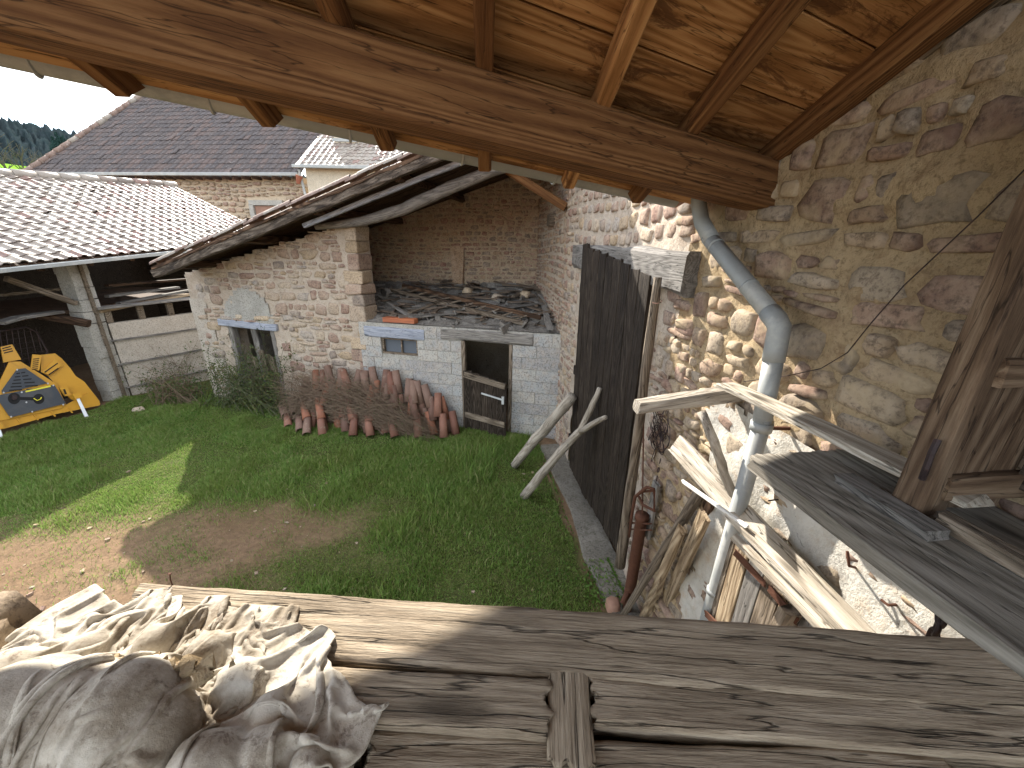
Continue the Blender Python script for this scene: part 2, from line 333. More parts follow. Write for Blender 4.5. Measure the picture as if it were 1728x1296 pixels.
def lay_stones(parent, Wf, cells, mat, joint=.02, prot=(.012, .03), cap=300, name='stone', rest='small_stones', N=10, flip=False):
    sc = []
    for c in cells:
        p = Wf((c[0] + c[1]) / 2, (c[2] + c[3]) / 2, 0); x, y, d = prj(p)
        vis = d > 0 and -40 < x < 1768 and -40 < y < 1336
        sc.append(((c[1] - c[0]) * (c[3] - c[2]) / max(d, .1) ** 2 if vis else 0, c))
    sc.sort(key=lambda q: -q[0]); n = 0; restmb = MB()
    for a, c in sc:
        vs, fs = stone_geo(Wf, c, joint, random.uniform(*prot), N)
        if flip: fs = [f[::-1] for f in fs]
        if a > 0 and n < cap:
            o = np.asarray(vs[-1]); mb = MB().add([np.asarray(v) - o for v in vs], fs)
            obj(name, mb, mat, parent, Matrix.Translation(Vector(o)), smooth=True); n += 1
        else: restmb.add(vs, fs)
    if restmb.v: obj(rest, restmb, mat, parent, smooth=True, kind='stuff')
def relief(name, Wf, s0, s1, z0, z1, step, off, mat, parent, mask=None, fs=6., flip=False, seed=0., kind=None):
    ns, nz = max(2, int((s1 - s0) / step)), max(2, int((z1 - z0) / step)); mb = MB(); idx = {}
    for i in range(ns + 1):
        for j in range(nz + 1):
            s = s0 + (s1 - s0) * i / ns; z = z0 + (z1 - z0) * j / nz
            idx[i, j] = len(mb.v); mb.v.append(tuple(Wf(s, z, off[0] + off[1] * fbm(s * fs + seed, z * fs, seed))))
    for i in range(ns):
        for j in range(nz):
            s = s0 + (s1 - s0) * (i + .5) / ns; z = z0 + (z1 - z0) * (j + .5) / nz
            if mask is None or mask(s, z):
                f = (idx[i, j], idx[i + 1, j], idx[i + 1, j + 1], idx[i, j + 1]); mb.f.append(f[::-1] if flip else f)
    return obj(name, mb, mat, parent, smooth=True, kind=kind)
def slab(Wf, quads, o0, o1):
    """prisms between two offsets; quads = lists of (s,z) corner points"""
    mb = MB()
    for q in quads:
        a = [Wf(s, z, o0) for s, z in q]; mb.prism(a, np.asarray(Wf(0, 0, o1)) - np.asarray(Wf(0, 0, o0)))
    return mb
# ------------------------------------------------------------------ ground
def gz(x, y):
    d = max(0., 1 - math.hypot(x + 3, y - 5) / 14)
    return .05 * fbm(x * .5, y * .5, 3.) * min(1, d * 3) + .02 * fbm(x * 2.3, y * 2.3, 8.) * min(1, d * 3)
def axis(lo, hi, flo, fhi, step):
    a = [flo]
    while a[-1] < fhi: a.append(a[-1] + step)
    d = step; 
    while a[-1] < hi: d *= 1.35; a.append(a[-1] + d)
    d = step; b = [flo]
    while b[-1] > lo: d *= 1.35; b.append(b[-1] - d)
    return b[:0:-1] + a
gx, gy = axis(-1500, 1500, -10, 2, .16), axis(-600, 2500, 0, 11, .16)
mb = MB(); mb.v = [(x, y, gz(x, y) - .0 if abs(x) < 40 and abs(y) < 40 else 0.) for y in gy for x in gx]
nx = len(gx); mb.f = [(j * nx + i, j * nx + i + 1, (j + 1) * nx + i + 1, (j + 1) * nx + i) for j in range(len(gy) - 1) for i in range(nx - 1)]
gm = MT('earth_and_turf', .95, .1); v = gm.coord(rand=False)
a = gm.noise(v, 1.1, 7, .65); b = gm.noise(v, 14, 7, .7); c = gm.noise(v, 60, 4, .7); e = gm.noise(v, .35, 3, .5)
cc = gm.ramp(a, [(.3, (.17, .105, .062)), (.7, (.27, .18, .115))]); cc = gm.mix(gm.ramp(b, [(.35, BG(.6)), (.6, BG(0))]), cc, (.10, .07, .045)); cc = gm.mix(gm.ramp(c, [(.62, BG(0)), (.72, BG(.6))]), cc, (.36, .28, .20))
# turf away from the yard
sx = gm.n('SeparateXYZ'); gm.l(v, sx.inputs[0])
tat = gm.n('Attribute'); tat.attribute_name = 'turf'; cc = gm.mix(gm.math('MULTIPLY', tat.outputs['Fac'], .85), cc, gm.ramp(b, [(.35, (.035, .05, .015)), (.65, (.085, .12, .03))]))
far = gm.math('GREATER_THAN', sx.outputs[1], 30.); cc = gm.mix(far, cc, (.10, .20, .03))
gm.col(cc); gm.bump((b, .9, .03), (c, .7, .01))
GROUND = obj('ground', mb, gm.m, smooth=True, kind='structure')
# ------------------------------------------------------------------ barn wall (right)
DOOR = (3.22, 5.22, 0., 3.08)     # s0,s1,z0,z1
barn = thing('barn_wall', WB(3., 0), 'long rubble stone barn wall filling the right side behind the drainpipe', 'wall')
o0, o1, zt = 0., -.35, 5.8
mb = slab(WB, [[(-1.5, -.2), (DOOR[0], -.2), (DOOR[0], zt), (-1.5, zt)], [(DOOR[0], DOOR[3]), (DOOR[1], DOOR[3]), (DOOR[1], zt), (DOOR[0], zt)], [(DOOR[1], -.2), (10.2, -.2), (10.2, zt), (DOOR[1], zt)]], -.03, o1)
obj('wall_core', mb, M_NEAR, barn)
obj('doorway_dark_slab', slab(WB, [[(-1.5, -.2), (10.2, -.2), (10.2, zt), (-1.5, zt)]], -.36, -.6), W_BLACK, barn)  # black slab stands for the dark interior and stops light leaking in
LINT = (2.70, 5.42, 2.93, 3.22)
def inB_far(s, z, c): return not (c[1] > DOOR[0] - .02 and c[0] < DOOR[1] + .02 and z < 3.24) and not (LINT[0] < s < LINT[1] and LINT[2] - .04 < z < LINT[3] + .04)
def inB_near(s, z, c): return not (LINT[0] < s < LINT[1] and LINT[2] - .03 < z < LINT[3] + .03) and not (.95 < s < 1.72 and z < 1.6)
near = courses(.15, 2.85, .0, 4.7, (.085, .20), (.10, .38), inB_near, .4)
farc = courses(2.85, 6.2, .0, 5.6, (.10, .18), (.11, .30), inB_far, .2)
inner = courses(6.2, 8.45, 1.6, 5.2, (.09, .15), (.12, .28), lambda s, z, c: True, .2)
lay_stones(barn, WB, near, S_NEAR, .012, (.006, .034), 215, rest='small_stones')
lay_stones(barn, WB, farc, S_PINK, .022, (.012, .03), 85, rest='distant_stones')
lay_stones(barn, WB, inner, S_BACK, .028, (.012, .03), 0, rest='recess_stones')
relief('pointing', WB, -.6, 2.85, 0., 4.8, .024, (-.003, .030), M_NEAR, barn, fs=6., kind='stuff', mask=lambda s, z: not (.95 < s < 1.72 and z < 1.6))
relief('pale_pointing', WB, 2.84, 8.7, 0., 5.7, .07, (.004, .016), M_PINK, barn, fs=5., kind='stuff', mask=lambda s, z: not (DOOR[0] < s < DOOR[1] and z < DOOR[3]))
relief('whitewash', WB, .0, 2.35, .0, 2.42, .03, (.026, .030), M_WHITE, barn, fs=3.3, kind='stuff', seed=4., mask=lambda s, z: not (.95 < s < 1.72 and z < 1.6) and z < 2.36 + .1 * fbm(s * 3, 1) and s < 2.15 + .25 * fbm(z * 2, 7))
# hewn lintel over the barn door
board('lintel', WB(LINT[0], 3.04, -.01), WB(LINT[1], 3.08, .0), .29, .22, W_GREY, barn, up=NB, n=14, jit=.016, cham=.14)
# concrete apron at the foot of the wall
mb = MB(); pts = []
for i in range(14):
    s = 2.2 + 3.6 * i / 13; pts.append((s, .32 + .10 * fbm(s * 1.3, 2)))
for s, o in pts: mb.v += [tuple(WB(s, .055, -.02)), tuple(WB(s, .05, o * .9)), tuple(WB(s, -.05, o))]
mb.f = [f for i in range(13) for f in ((3 * i, 3 * i + 1, 3 * i + 4, 3 * i + 3), (3 * i + 1, 3 * i + 2, 3 * i + 5, 3 * i + 4))]
obj('concrete_apron', mb, M_APRON, smooth=False, kind='structure')
# ------------------------------------------------------------------ near roof
Pb = onB(1303, 351); MDIR = ray(2554, 648); RAF = ray(819, 655)
HO = np.cross(MDIR, [0, 0, 1]); HO /= np.linalg.norm(HO); HO = HO if HO[1] > 0 else -HO
BH = .215; Bt = Pb + np.array([0, 0, BH]); RN = np.cross(MDIR, RAF); RN /= np.linalg.norm(RN); RN = RN if RN[2] > 0 else -RN
RS = np.cross(RN, MDIR); RS = RS if RS[1] > 0 else -RS      # down-slope, square to the beam
roof = thing('loft_roof', Pb, 'lean-to timber roof overhead with plank ceiling, rafters and long eaves beam', 'roof')
b0, b1 = Pb + MDIR * .12, Pb - MDIR * 4.2
o = board('eaves_beam', b1 + HO * .085 + np.array([0, 0, BH / 2]), b0 + HO * .085 + np.array([0, 0, BH / 2]), .17, BH, W_BEAM, roof, n=14, jit=.004, cham=.06)
def beam_t(px, py):   # parameter along the beam's top arris nearest to a pixel
    best = min(np.arange(-.3, 4.2, .005), key=lambda t: abs(prj(Bt - MDIR * t)[0] - px)); return best
TAIL, UPL = .64, 4.2
raf_t = [beam_t(1172, 0), beam_t(1018, 0), beam_t(818, 0)]; dt = (raf_t[2] - raf_t[0]) / 2
ts = raf_t + [raf_t[2] + dt * k for k in (1.0, 2.0, 3.0, 4.)]
for t in ts:
    q = Bt - MDIR * t + RN * .045
    ro = board('rafter', q - RAF * UPL, q + RAF * (TAIL + .06), .065, .09, W_CEIL if t == raf_t[1] else W_BEAM, roof, up=RN, n=10, jit=.003, endj=.0)
    me = ro.data   # bevel the tail
    for vtx in me.vertices:
        if vtx.co.x > TAIL + UPL - .01 and vtx.co.z < 0: vtx.co.x -= .06
tw = beam_t(1316, 0); q = Bt - MDIR * tw + RN * .05
board('wall_rafter', q - RAF * UPL, q + RAF * .1, .075, .11, W_BEAM, roof, up=RN, n=8)
q2 = q + MDIR * .065 - RN * .02
board('wall_batten', q2 - RAF * UPL, q2 + RAF * .05, .055, .06, W_GREYBR, roof, up=RN, n=8)
dist = -TAIL - .02; i = 0
while dist < 3.9:                       # ceiling boards, eaves upwards
    wd = random.uniform(.25, .31); c0 = Bt - RS * (dist + wd / 2) + RN * (.09 + .012)
    board('ceiling_board', c0 - MDIR * 4.6, c0 + MDIR * .13, wd - .007, .022, W_CEIL, roof, up=RN, n=6, jit=.002); dist += wd; i += 1
mb = MB().prism([Bt + MDIR * .1 + RS * (TAIL + .155) + RN * .13, Bt - MDIR * 4.8 + RS * (TAIL + .155) + RN * .13, Bt - MDIR * 4.8 - RS * 4.1 + RN * .13, Bt + MDIR * .1 - RS * 4.1 + RN * .13], RN * .05)
obj('light_leak_cover', mb, T_TERRA, roof)  # slab added against light leaks, edge lengthened to shade the sill
# gutter and downpipe
gut = thing('gutter', Bt + RS * TAIL, 'half-round zinc gutter hung along the eaves behind the timber beam', 'gutter')
g0 = Bt + MDIR * .02 + RS * (TAIL + .02) + RN * .125; g1 = g0 - MDIR * 4.4; mb = MB(); n = 12
for p in (g0, g1):
    for q in range(n + 1):
        a_ = math.pi * q / n; mb.v.append(tuple(p + RS * .036 * math.cos(a_ + math.pi) * 1. + np.array([0, 0, -.036 * math.sin(a_)]) + RS * .055))
mb.f = [(q, q + 1, n + 2 + q, n + 1 + q) for q in range(n)]
obj('trough', mb, ZINC, gut, smooth=True)
for k in range(7):
    p = g0 - MDIR * (.35 + .55 * k) + RS * .06
    obj('bracket', MB().tube([p + RS * .039 * math.cos(a_) + np.array([0, 0, -.040 * math.sin(a_)]) for a_ in np.linspace(0, math.pi, 9)], .007, 5), ZINC, gut)
pipe = thing('drainpipe', WB(1.72, 0, .15), 'bent zinc drainpipe running down the sunlit stone wall', 'drainpipe')
pp = [onB(1178, 325, .16), onB(1182, 368, .15), onB(1196, 400, .15)] 
a0, a1, a2 = onB(1196, 400, .15), onB(1316, 548, .15), onB(1290, 690, .15)
obj('swan_neck', MB().tube([onB(1180, 318, .17), onB(1179, 345, .16), onB(1184, 374, .15), a0 + (a1 - a0) * .06], .044, 14), ZINC, pipe, smooth=True)
obj('slanted_length', MB().tube([a0, a0 + (a1 - a0) * .5, a0 + (a1 - a0) * .9], .043, 14), ZINC, pipe, smooth=True)
obj('elbow', MB().tube([a0 + (a1 - a0) * .88, a0 + (a1 - a0) * .96, a1 + np.array([0, 0, -.01]), a1 + (a2 - a1) * .12, a1 + (a2 - a1) * .28, a1 + (a2 - a1) * .42], .047, 14), ZINC, pipe, smooth=True)
pb = onB(1195, 1040, .15); vx = (a1 + (a2 - a1) * .4); a3 = onB(1284, 722, .15)
obj('upper_length', MB().tube([vx, a3], .042, 14), ZINC, pipe, smooth=True)
obj('lower_length', MB().tube([a3 + np.array([0, 0, .05]), pb, np.array([pb[0], pb[1], .15])], .039, 14), ZINC, pipe, smooth=True)
obj('collar', MB().tube([a3 + np.array([0, 0, .03]), a3 - np.array([0, 0, .012])], .049, 14), ZINC, pipe, smooth=True)
for f_ in (.12, .62): cq = a0 + (a1 - a0) * f_; obj('pipe_seam', MB().tube([cq, cq + (a1 - a0) * .02], .0455, 14), ZINC, pipe, smooth=True)
cq = np.array([pb[0], pb[1], 1.3]); obj('pipe_seam', MB().tube([cq, cq + np.array([0, 0, .03])], .044, 14), ZINC, pipe, smooth=True)
obj('wall_clip', MB().box(a3 + np.array([.08, 0, 0]), (.06, .006, .008)), RUST, pipe)
# ------------------------------------------------------------------ loft sill of old planks
ZS = 2.47
def hero_plank(name, p0, p1, w, t, mat, parent, nx=150, ny=26, amp=.0011, seed=0., edge=.003):
    """thick old plank with raised grain, split ends and worn edges"""
    p0 = np.asarray(p0, float); p1 = np.asarray(p1, float); Ln = float(np.linalg.norm(p1 - p0)); mb = MB(); idx = {}
    knots = [(random.uniform(0, Ln), random.uniform(-w * .35, w * .35), random.uniform(.015, .03)) for _ in range(int(Ln * 2) + 1)]
    for i in range(nx + 1):
        x = Ln * i / nx
        for j in range(ny + 1):
            y = w * (j / ny - .5); yy = y
            for kx, ky, kr in knots:
                yy += (y - ky) * .8 * math.exp(-((x - kx) / (kr * 4)) ** 2 - ((y - ky) / (kr * 2)) ** 2)
            g = fbm(x * 1.3 + seed, yy * 26 + .8 * fbm(x * 2, y * 4, seed), seed, 4)
            z = amp * g + .004 * fbm(x * 3, y * 9, seed + 9)
            e = min(j, ny - j)
            if e == 0: z -= .005 + .003 * fbm(x * 9, j, seed)
            if e == 1: z -= .001
            ed = edge * fbm(x * 7 + seed * 3, (0 if j < ny / 2 else 5) + seed, 2.) * (1 if e < 3 else 0)
            xe = x + ((.02 * fbm(y * 40, i, seed)) if i in (0, nx) else 0)
            idx[i, j] = len(mb.v); mb.v.append((xe, y + ed, z))
    for i in range(nx):
        for j in range(ny): mb.f.append((idx[i, j], idx[i + 1, j], idx[i + 1, j + 1], idx[i, j + 1]))
    rim = [idx[i, 0] for i in range(nx + 1)] + [idx[nx, j] for j in range(1, ny + 1)] + [idx[i, ny] for i in range(nx - 1, -1, -1)] + [idx[0, j] for j in range(ny - 1, 0, -1)]
    lo = []
    for v in rim: x, y, z = mb.v[v]; lo.append(len(mb.v)); mb.v.append((x, y * .99, -t))
    k = len(rim); mb.f += [(rim[q], lo[q], lo[(q + 1) % k], rim[(q + 1) % k]) for q in range(k)]
    mb.f.append(tuple(lo[::-1]))
    return obj(name, mb, mat, parent, frame(p0, p1 - p0), smooth=True)
def GS(px, py): return G(px, py, ZS)
sill = thing('loft_sill', GS(864, 1100), 'platform of thick weathered planks along the loft edge in the foreground', 'platform')
def plank_px(name, tl, tr, bl, br, mat=W_SILL, t=.05, dz=0., **k):
    A, B, C_, D = [GS(*q) + np.array([0, 0, dz]) for q in (tl, tr, bl, br)]
    p0, p1 = (A + C_) / 2, (B + D) / 2; d = (p1 - p0) / np.linalg.norm(p1 - p0); nrm = np.array([-d[1], d[0], 0])
    w = (abs((A - C_).dot(nrm)) + abs((B - D).dot(nrm))) / 2 + .012
    return hero_plank(name, p0, p1, w, t, mat, sill, seed=random.uniform(0, 50), **k)
plank_px('plank', (238, 970), (1800, 1108), (150, 1098), (1850, 1175), nx=240, ny=30)
plank_px('plank', (300, 1108), (925, 1156), (200, 1192), (925, 1226), ny=24)
plank_px('plank', (988, 1108), (1850, 1182), (1005, 1214), (1900, 1278), ny=26, dz=-.004)
plank_px('plank', (610, 1224), (1650, 1270), (600, 1345), (1660, 1395), ny=26, dz=-.016)
plank_px('plank', (200, 1198), (606, 1222), (100, 1330), (592, 1340), dz=-.03, nx=80)
plank_px('plank', (1660, 1262), (1900, 1290), (1650, 1370), (1950, 1400), dz=-.04, nx=60)
# short cross piece with end grain
A = GS(958, 1115); B = GS(965, 1290)
hero_plank('cross_piece', A, B, .074, .05, W_SILL, sill, nx=40, ny=12, seed=3.)
board('gap_dark_board', (-.85, .42, ZS - .075), (1.25, .36, ZS - .075), .42, .03, W_DARK, sill, n=3)  # dark board added so the gaps look shaded instead of showing grass
# joists below
for x in (-.75, -.05, .62): obj('joist', MB().box((x, .1, ZS - .13), (.05, .45, .07), j=.004), W_GREYBR, sill)
p = GS(290, 985); nail = thing('nail', p, 'bent rusty nail standing up near the left corner of the plank platform', 'nail')
obj('shank', MB().tube([p + np.array([0, 0, -.01]), p + np.array([0, .0, .012]), p + np.array([.001, .002, .026])], .0013, 6), RUST, nail)
obj('head', MB().tube([p + np.array([.001, .002, .026]), p + np.array([.001, .002, .028])], .0032, 8), RUST, nail)
# loft floor and back wall behind the viewer
lf = thing('loft_floor', (0, -1, 2.3), 'dusty plank loft floor behind the platform', 'floor')
for k in range(9): board('floor_board', (-2.4, -.45 - .24 * k, 2.33), (1.7, -.45 - .24 * k, 2.33), .225, .03, W_GREYBR, lf, n=3)
# ------------------------------------------------------------------ barn door (tall, tarred planks)
bd = thing('barn_door', WB(4.2, 0, .1), 'tall blackened plank barn door standing in the stone wall', 'door')
TLd, TRd, BLd, BRd = onB(985, 412, .13), onB(1100, 466, .10), onB(962, 786, .10), onB(1040, 945, .07)
nb = 9
for k in range(nb):
    a, b = (k + .04) / nb, (k + .96) / nb
    t0, t1 = TLd + (TRd - TLd) * (a + b) / 2, BLd + (BRd - BLd) * (a + b) / 2
    wk = np.linalg.norm((TRd - TLd)[:2]) / nb * .97
    board('plank', t1 + np.array([0, 0, random.uniform(-.03, .12) if k > 3 else .0]), t0 + np.array([0, 0, random.uniform(-.012, .012)]), wk, .028, W_BLACK, bd, up=NB + np.array([0, 0, 0]), n=8, jit=.003, endj=.02)
for z in (.55, 1.6, 2.7): board('ledge', WB(5.1, z, .055), WB(3.3, z, .045), .12, .03, W_BLACK, bd, up=NB)
post = thing('door_post', WB(3.1, 0, .12), 'crooked grey wooden post standing at the near edge of the black barn door', 'post')
P0, P1, P2, P3 = onB(1110, 468, .16), onB(1098, 560, .17), onB(1073, 760, .15), onB(1046, 955, .12)
limb('trunk', [P3, P2 * .5 + P3 * .5 + np.array([.006, .02, 0]), P2, P1 * .55 + P2 * .45 - np.array([.006, .01, 0]), P1, P0], [.052, .046, .042, .040, .038, .03], W_GREYBR, post)
obj('wire_tie', MB().tube([onB(1108 + 9 * math.cos(t), 508 + 4 * math.sin(t), .16 + .05 * math.sin(t)) for t in np.linspace(0, 6.6, 14)], .003, 4), RUST, post)
# ------------------------------------------------------------------ old shed facing the yard
shed = thing('stone_shed', WC(-3, 0), 'half-open old stone and block shed with sagging lean-to roof across the yard', 'shed')
SL, SP, SR = -6.5, -2.74, .86      # left corner, pier, barn wall
DW = (-5.78, -4.72, 0, 1.60)       # left doorway
def vtop(s): return 2.56 + (s - SL) * (3.50 - 2.56) / (SP - SL)
ft, bt = 0., -.42
mbs = slab(WC, [[(SL, -.2), (DW[0], -.2), (DW[0], vtop(DW[0])), (SL, vtop(SL))], [(DW[0], DW[3]), (DW[1], DW[3]), (DW[1], vtop(DW[1])), (DW[0], vtop(DW[0]))], [(DW[1], -.2), (SP, -.2), (SP, vtop(SP)), (DW[1], vtop(DW[1]))]], -.03, bt)
obj('gable_core', mbs, M_PINK, shed)
def inC(s, z, c): return SL + .02 < c[0] and c[1] < SP + .06 and z < vtop(s) + .02 and not (c[1] > DW[0] - .1 and c[0] < DW[1] + .1 and z < DW[3] + .12) and not (math.hypot((s + 5.2) / .55, (z - 1.95) / .42) < 1 and z > 1.75) and not (SP - .3 < s and z > .1)
cellsC = courses(SL, SP, .0, 3.5, (.11, .25), (.14, .46), inC, .4)
lay_stones(shed, WC, cellsC, S_PINK, .012, (.014, .038), 260, rest='gable_small_stones')
z = .02
while z < 3.4:     # dressed quoins on the open side of the pier
    h = random.uniform(.18, .3); l = random.choice((.34, .22)); h = min(h, 3.46 - z)
    mbq = MB().box(WC(SP - l / 2 + .03 + random.uniform(-.01, .02), z + h / 2, -.17), (l / 2, h / 2 - .008, .20 + random.uniform(-.02, .02)), UC, (0, 0, 1), NC, j=.012)
    qo = obj('quoin', mbq, S_PINK if random.random() < .6 else S_CREAM, shed); bv = qo.modifiers.new('b', 'BEVEL'); bv.width = .025; bv.segments = 2; z += h
relief('gable_pointing', WC, SL, SP - .02, 0., 3.55, .045, (.003, .024), M_PINK, shed, fs=6., kind='stuff', mask=lambda s, z: z < vtop(s) and not (DW[0] < s < DW[1] and z < DW[3]))
relief('cement_patch', WC, -5.75, -4.65, 1.62, 2.4, .05, (.022, .012), M_BLOCK if False else M_CONC, shed, fs=4., kind='stuff', mask=lambda s, z: math.hypot((s + 5.2) / .56, (z - 1.72) / .62) < 1 + .15 * fbm(s * 3, z * 3))
for s in (-5.42, -5.0, -4.85): obj('patch_stone', MB().add(*stone_geo(WC, (s - .11, s + .11, 1.74, 1.86), .01, .04)), S_CREAM, shed, smooth=True)
relief('corner_render', WC, SL - .02, -5.95, 0., 2.1, .06, (.02, .014), M_PLAST, shed, fs=4., kind='stuff', mask=lambda s, z: s < -6.15 + .35 * max(0, (1.6 - z) / 1.6) + .1 * fbm(z * 3, 2))
def WCl(s, z, off): return WC(SL - off, z, -s)      # left return wall
mbs = slab(WCl, [[(0.42, -.2), (2.4, -.2), (2.4, 2.5), (.42, 2.5)]], 0., -.4); obj('return_wall', mbs, M_PLAST, shed)
# doorway in the gable
board('door_lintel', WC(-5.92, 1.66, -.05), WC(-4.6, 1.63, -.05), .13, .2, W_BLUE, shed, up=NC, n=6, jit=.008)
for s, lean in ((-5.72, -.02), (-4.75, .03)): board('door_jamb', WC(s, 0, -.06), WC(s + lean * .0, 1.58, -.06), .09, .14, W_GREY, shed, up=NC, n=5, jit=.01)
od = thing('old_stable_door', WC(-4.95, 0, .05), 'broken grey plank door hanging ajar in the bramble-choked shed doorway', 'door')
for k in range(4):
    q0 = WC(-5.12 + .13 * k, .02 + .02 * k, .10 - .06 * k); board('plank', q0, q0 + np.array([-.04, -.02, 1.0 + .1 * (k % 2)]), .12, .025, W_GREYBR, od, up=NC, n=5, jit=.008, endj=.05)
board('ledge', WC(-5.2, .25, .13), WC(-4.68, .28, -.08), .09, .03, W_GREYBR, od, up=NC)
board('post', WC(-5.28, .0, -.2), WC(-5.35, 1.6, -.2), .14, .1, W_GREY, od, up=NC, n=5, jit=.01)
# cinder-block front
bz = 0.; course = .205; r = 0; BW0, BW1 = SP - .10, SR
WIN, DR = (-2.42, -1.72, 1.30, 1.60), (-.90, .0, 0., 1.64)
LNT = [(-2.72, -1.58, 1.60, 1.80), (-1.26, .34, 1.645, 1.84)]
obj('block_backing', slab(WC, [[(BW0, -.2), (WIN[0], -.2), (WIN[0], 1.86), (BW0, 1.86)], [(WIN[0], -.2), (WIN[1], -.2), (WIN[1], WIN[2]), (WIN[0], WIN[2])], [(WIN[1], -.2), (DR[0], -.2), (DR[0], 1.86), (WIN[1], 1.86)], [(DR[1], -.2), (SR, -.2), (SR, 1.86), (DR[1], 1.86)], [(WIN[0], 1.62), (WIN[1], 1.62), (WIN[1], 1.86), (WIN[0], 1.86)], [(DR[0], 1.66), (DR[1], 1.66), (DR[1], 1.86), (DR[0], 1.86)]], .038, -.15), M_CONC, shed)
while bz < 1.84:
    h = min(course, 1.87 - bz); s = BW0 - (.25 if r % 2 else 0)
    while s < SR:
        a, b = max(s, BW0), min(s + .5, SR)
        segs = [(a, b)]
        for (x0, x1, z0, z1) in [WIN, DR] + LNT:
            if bz + h * .6 > z0 and bz + h * .4 < z1:
                ns = []
                for (p, q) in segs:
                    if q <= x0 or p >= x1: ns.append((p, q))
                    else:
                        if p < x0: ns.append((p, x0))
                        if q > x1: ns.append((x1, q))
                segs = ns
        for p, q in segs:
            if q - p > .06:
                obj('block', MB().box(WC((p + q) / 2, bz + h / 2, .0), ((q - p) / 2 - .006, h / 2 - .006, .048 + random.uniform(-.003, .003)), UC, (0, 0, 1), NC, j=.002), M_BLOCK, shed)
        s += .5
    bz += course; r += 1
board('lintel', WC(LNT[0][0], 1.70, -.03), WC(LNT[0][1], 1.69, -.03), .19, .2, W_BLUE, shed, up=NC, n=8, jit=.008)
board('lintel', WC(LNT[1][0], 1.745, -.03), WC(LNT[1][1], 1.735, -.03), .18, .2, W_GREY, shed, up=NC, n=9, jit=.012)
wn = obj('window', MB().box(WC(-2.07, 1.31, -.03), (.36, .018, .05), UC, (0, 0, 1), NC).box(WC(-2.07, 1.585, -.03), (.36, .015, .05), UC, (0, 0, 1), NC).box(WC(-2.405, 1.45, -.03), (.018, .13, .045), UC, (0, 0, 1), NC).box(WC(-1.735, 1.45, -.03), (.018, .13, .045), UC, (0, 0, 1), NC).box(WC(-2.05, 1.45, -.02), (.012, .13, .02), UC, (0, 0, 1), NC), W_GREYBR, shed)
for s in (-2.225, -1.895): obj('pane', MB().box(WC(s, 1.45, -.05), (.16, .125, .003), UC, (0, 0, 1), NC), GLASS, wn)
for s, d in ((-.87, .03), (-.03, .0)): board('door_frame', WC(s, 0, .005), WC(s, 1.64, .005), .06, .1, W_GREYBR, shed, up=NC, n=4)
hd = thing('half_door', WC(-.45, 0, .1), 'dark plank stable half-door standing ajar in the block wall', 'door')
for k in range(5):
    f = (k + .5) / 5; off = .07 + .22 * f; q0 = WC(-.86 + .82 * f, .02, off); board('plank', q0, q0 + np.array([0, 0, 1.12 - .12 * f]), .162, .028, W_BLACK, hd, up=NC, n=5, jit=.004, endj=.02)
for z, zz in ((1.06, .98), (.30, .28)): board('ledge', WC(-.84, z, .10), WC(-.06, zz, .31), .1, .03, W_GREYBR, hd, up=NC, n=4)
board('latch_bar', WC(-.50, .78, .205), WC(-.08, .74, .315), .03, .012, GALV, hd, up=NC, n=2)
obj('latch', MB().box(WC(-.09, .74, .325), (.02, .07, .012), UC, (0, 0, 1), NC), GALV, hd)
# sloping loft deck behind the block wall, with rubble
def deckz(s, o): return 1.87 + max(0, -o - .15) * .25
deck = MB(); N1, N2 = 46, 26; i0 = {}
for i in range(N1 + 1):
    for j in range(N2 + 1):
        s = SP - 2.0 + (SR - SP + 2.0) * i / N1; o = .03 - 2.45 * j / N2
        i0[i, j] = len(deck.v); deck.v.append(tuple(WC(s, deckz(s, o) + .05 * fbm(s * 4, o * 4, 3) * (j > 0), o)))
deck.f = [(i0[i, j], i0[i + 1, j], i0[i + 1, j + 1], i0[i, j + 1]) for i in range(N1) for j in range(N2)]
DUST = mortarmat('grey_dust', (.17, .155, .14), (.29, .27, .245), (.12, .105, .095), bump=1.)
obj('loft_deck', deck, DUST, shed)
# recess back wall
QB = np.array([.50, 8.45, 0]); UBK = azv(100); NBK = np.array([UBK[1], -UBK[0], 0])
def WK(s, z, off=0.): return QB + UBK * s + NBK * off + np.array([0, 0, z])
rw = thing('recess_wall', WK(-2, 1.9), 'shaded rubble stone back wall inside the open shed loft', 'wall')
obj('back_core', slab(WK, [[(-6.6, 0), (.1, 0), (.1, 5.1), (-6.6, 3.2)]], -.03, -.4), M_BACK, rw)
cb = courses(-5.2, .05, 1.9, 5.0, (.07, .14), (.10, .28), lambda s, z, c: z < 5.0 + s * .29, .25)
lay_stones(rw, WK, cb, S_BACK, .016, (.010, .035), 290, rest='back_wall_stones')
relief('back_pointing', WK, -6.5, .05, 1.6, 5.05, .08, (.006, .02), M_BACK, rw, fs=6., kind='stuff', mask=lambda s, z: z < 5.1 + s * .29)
obj('back_pier', MB().box(WK(-1.75, 2.7, .05), (.13, .45, .06), UBK, (0, 0, 1), NBK, j=.02), S_BACK, rw)
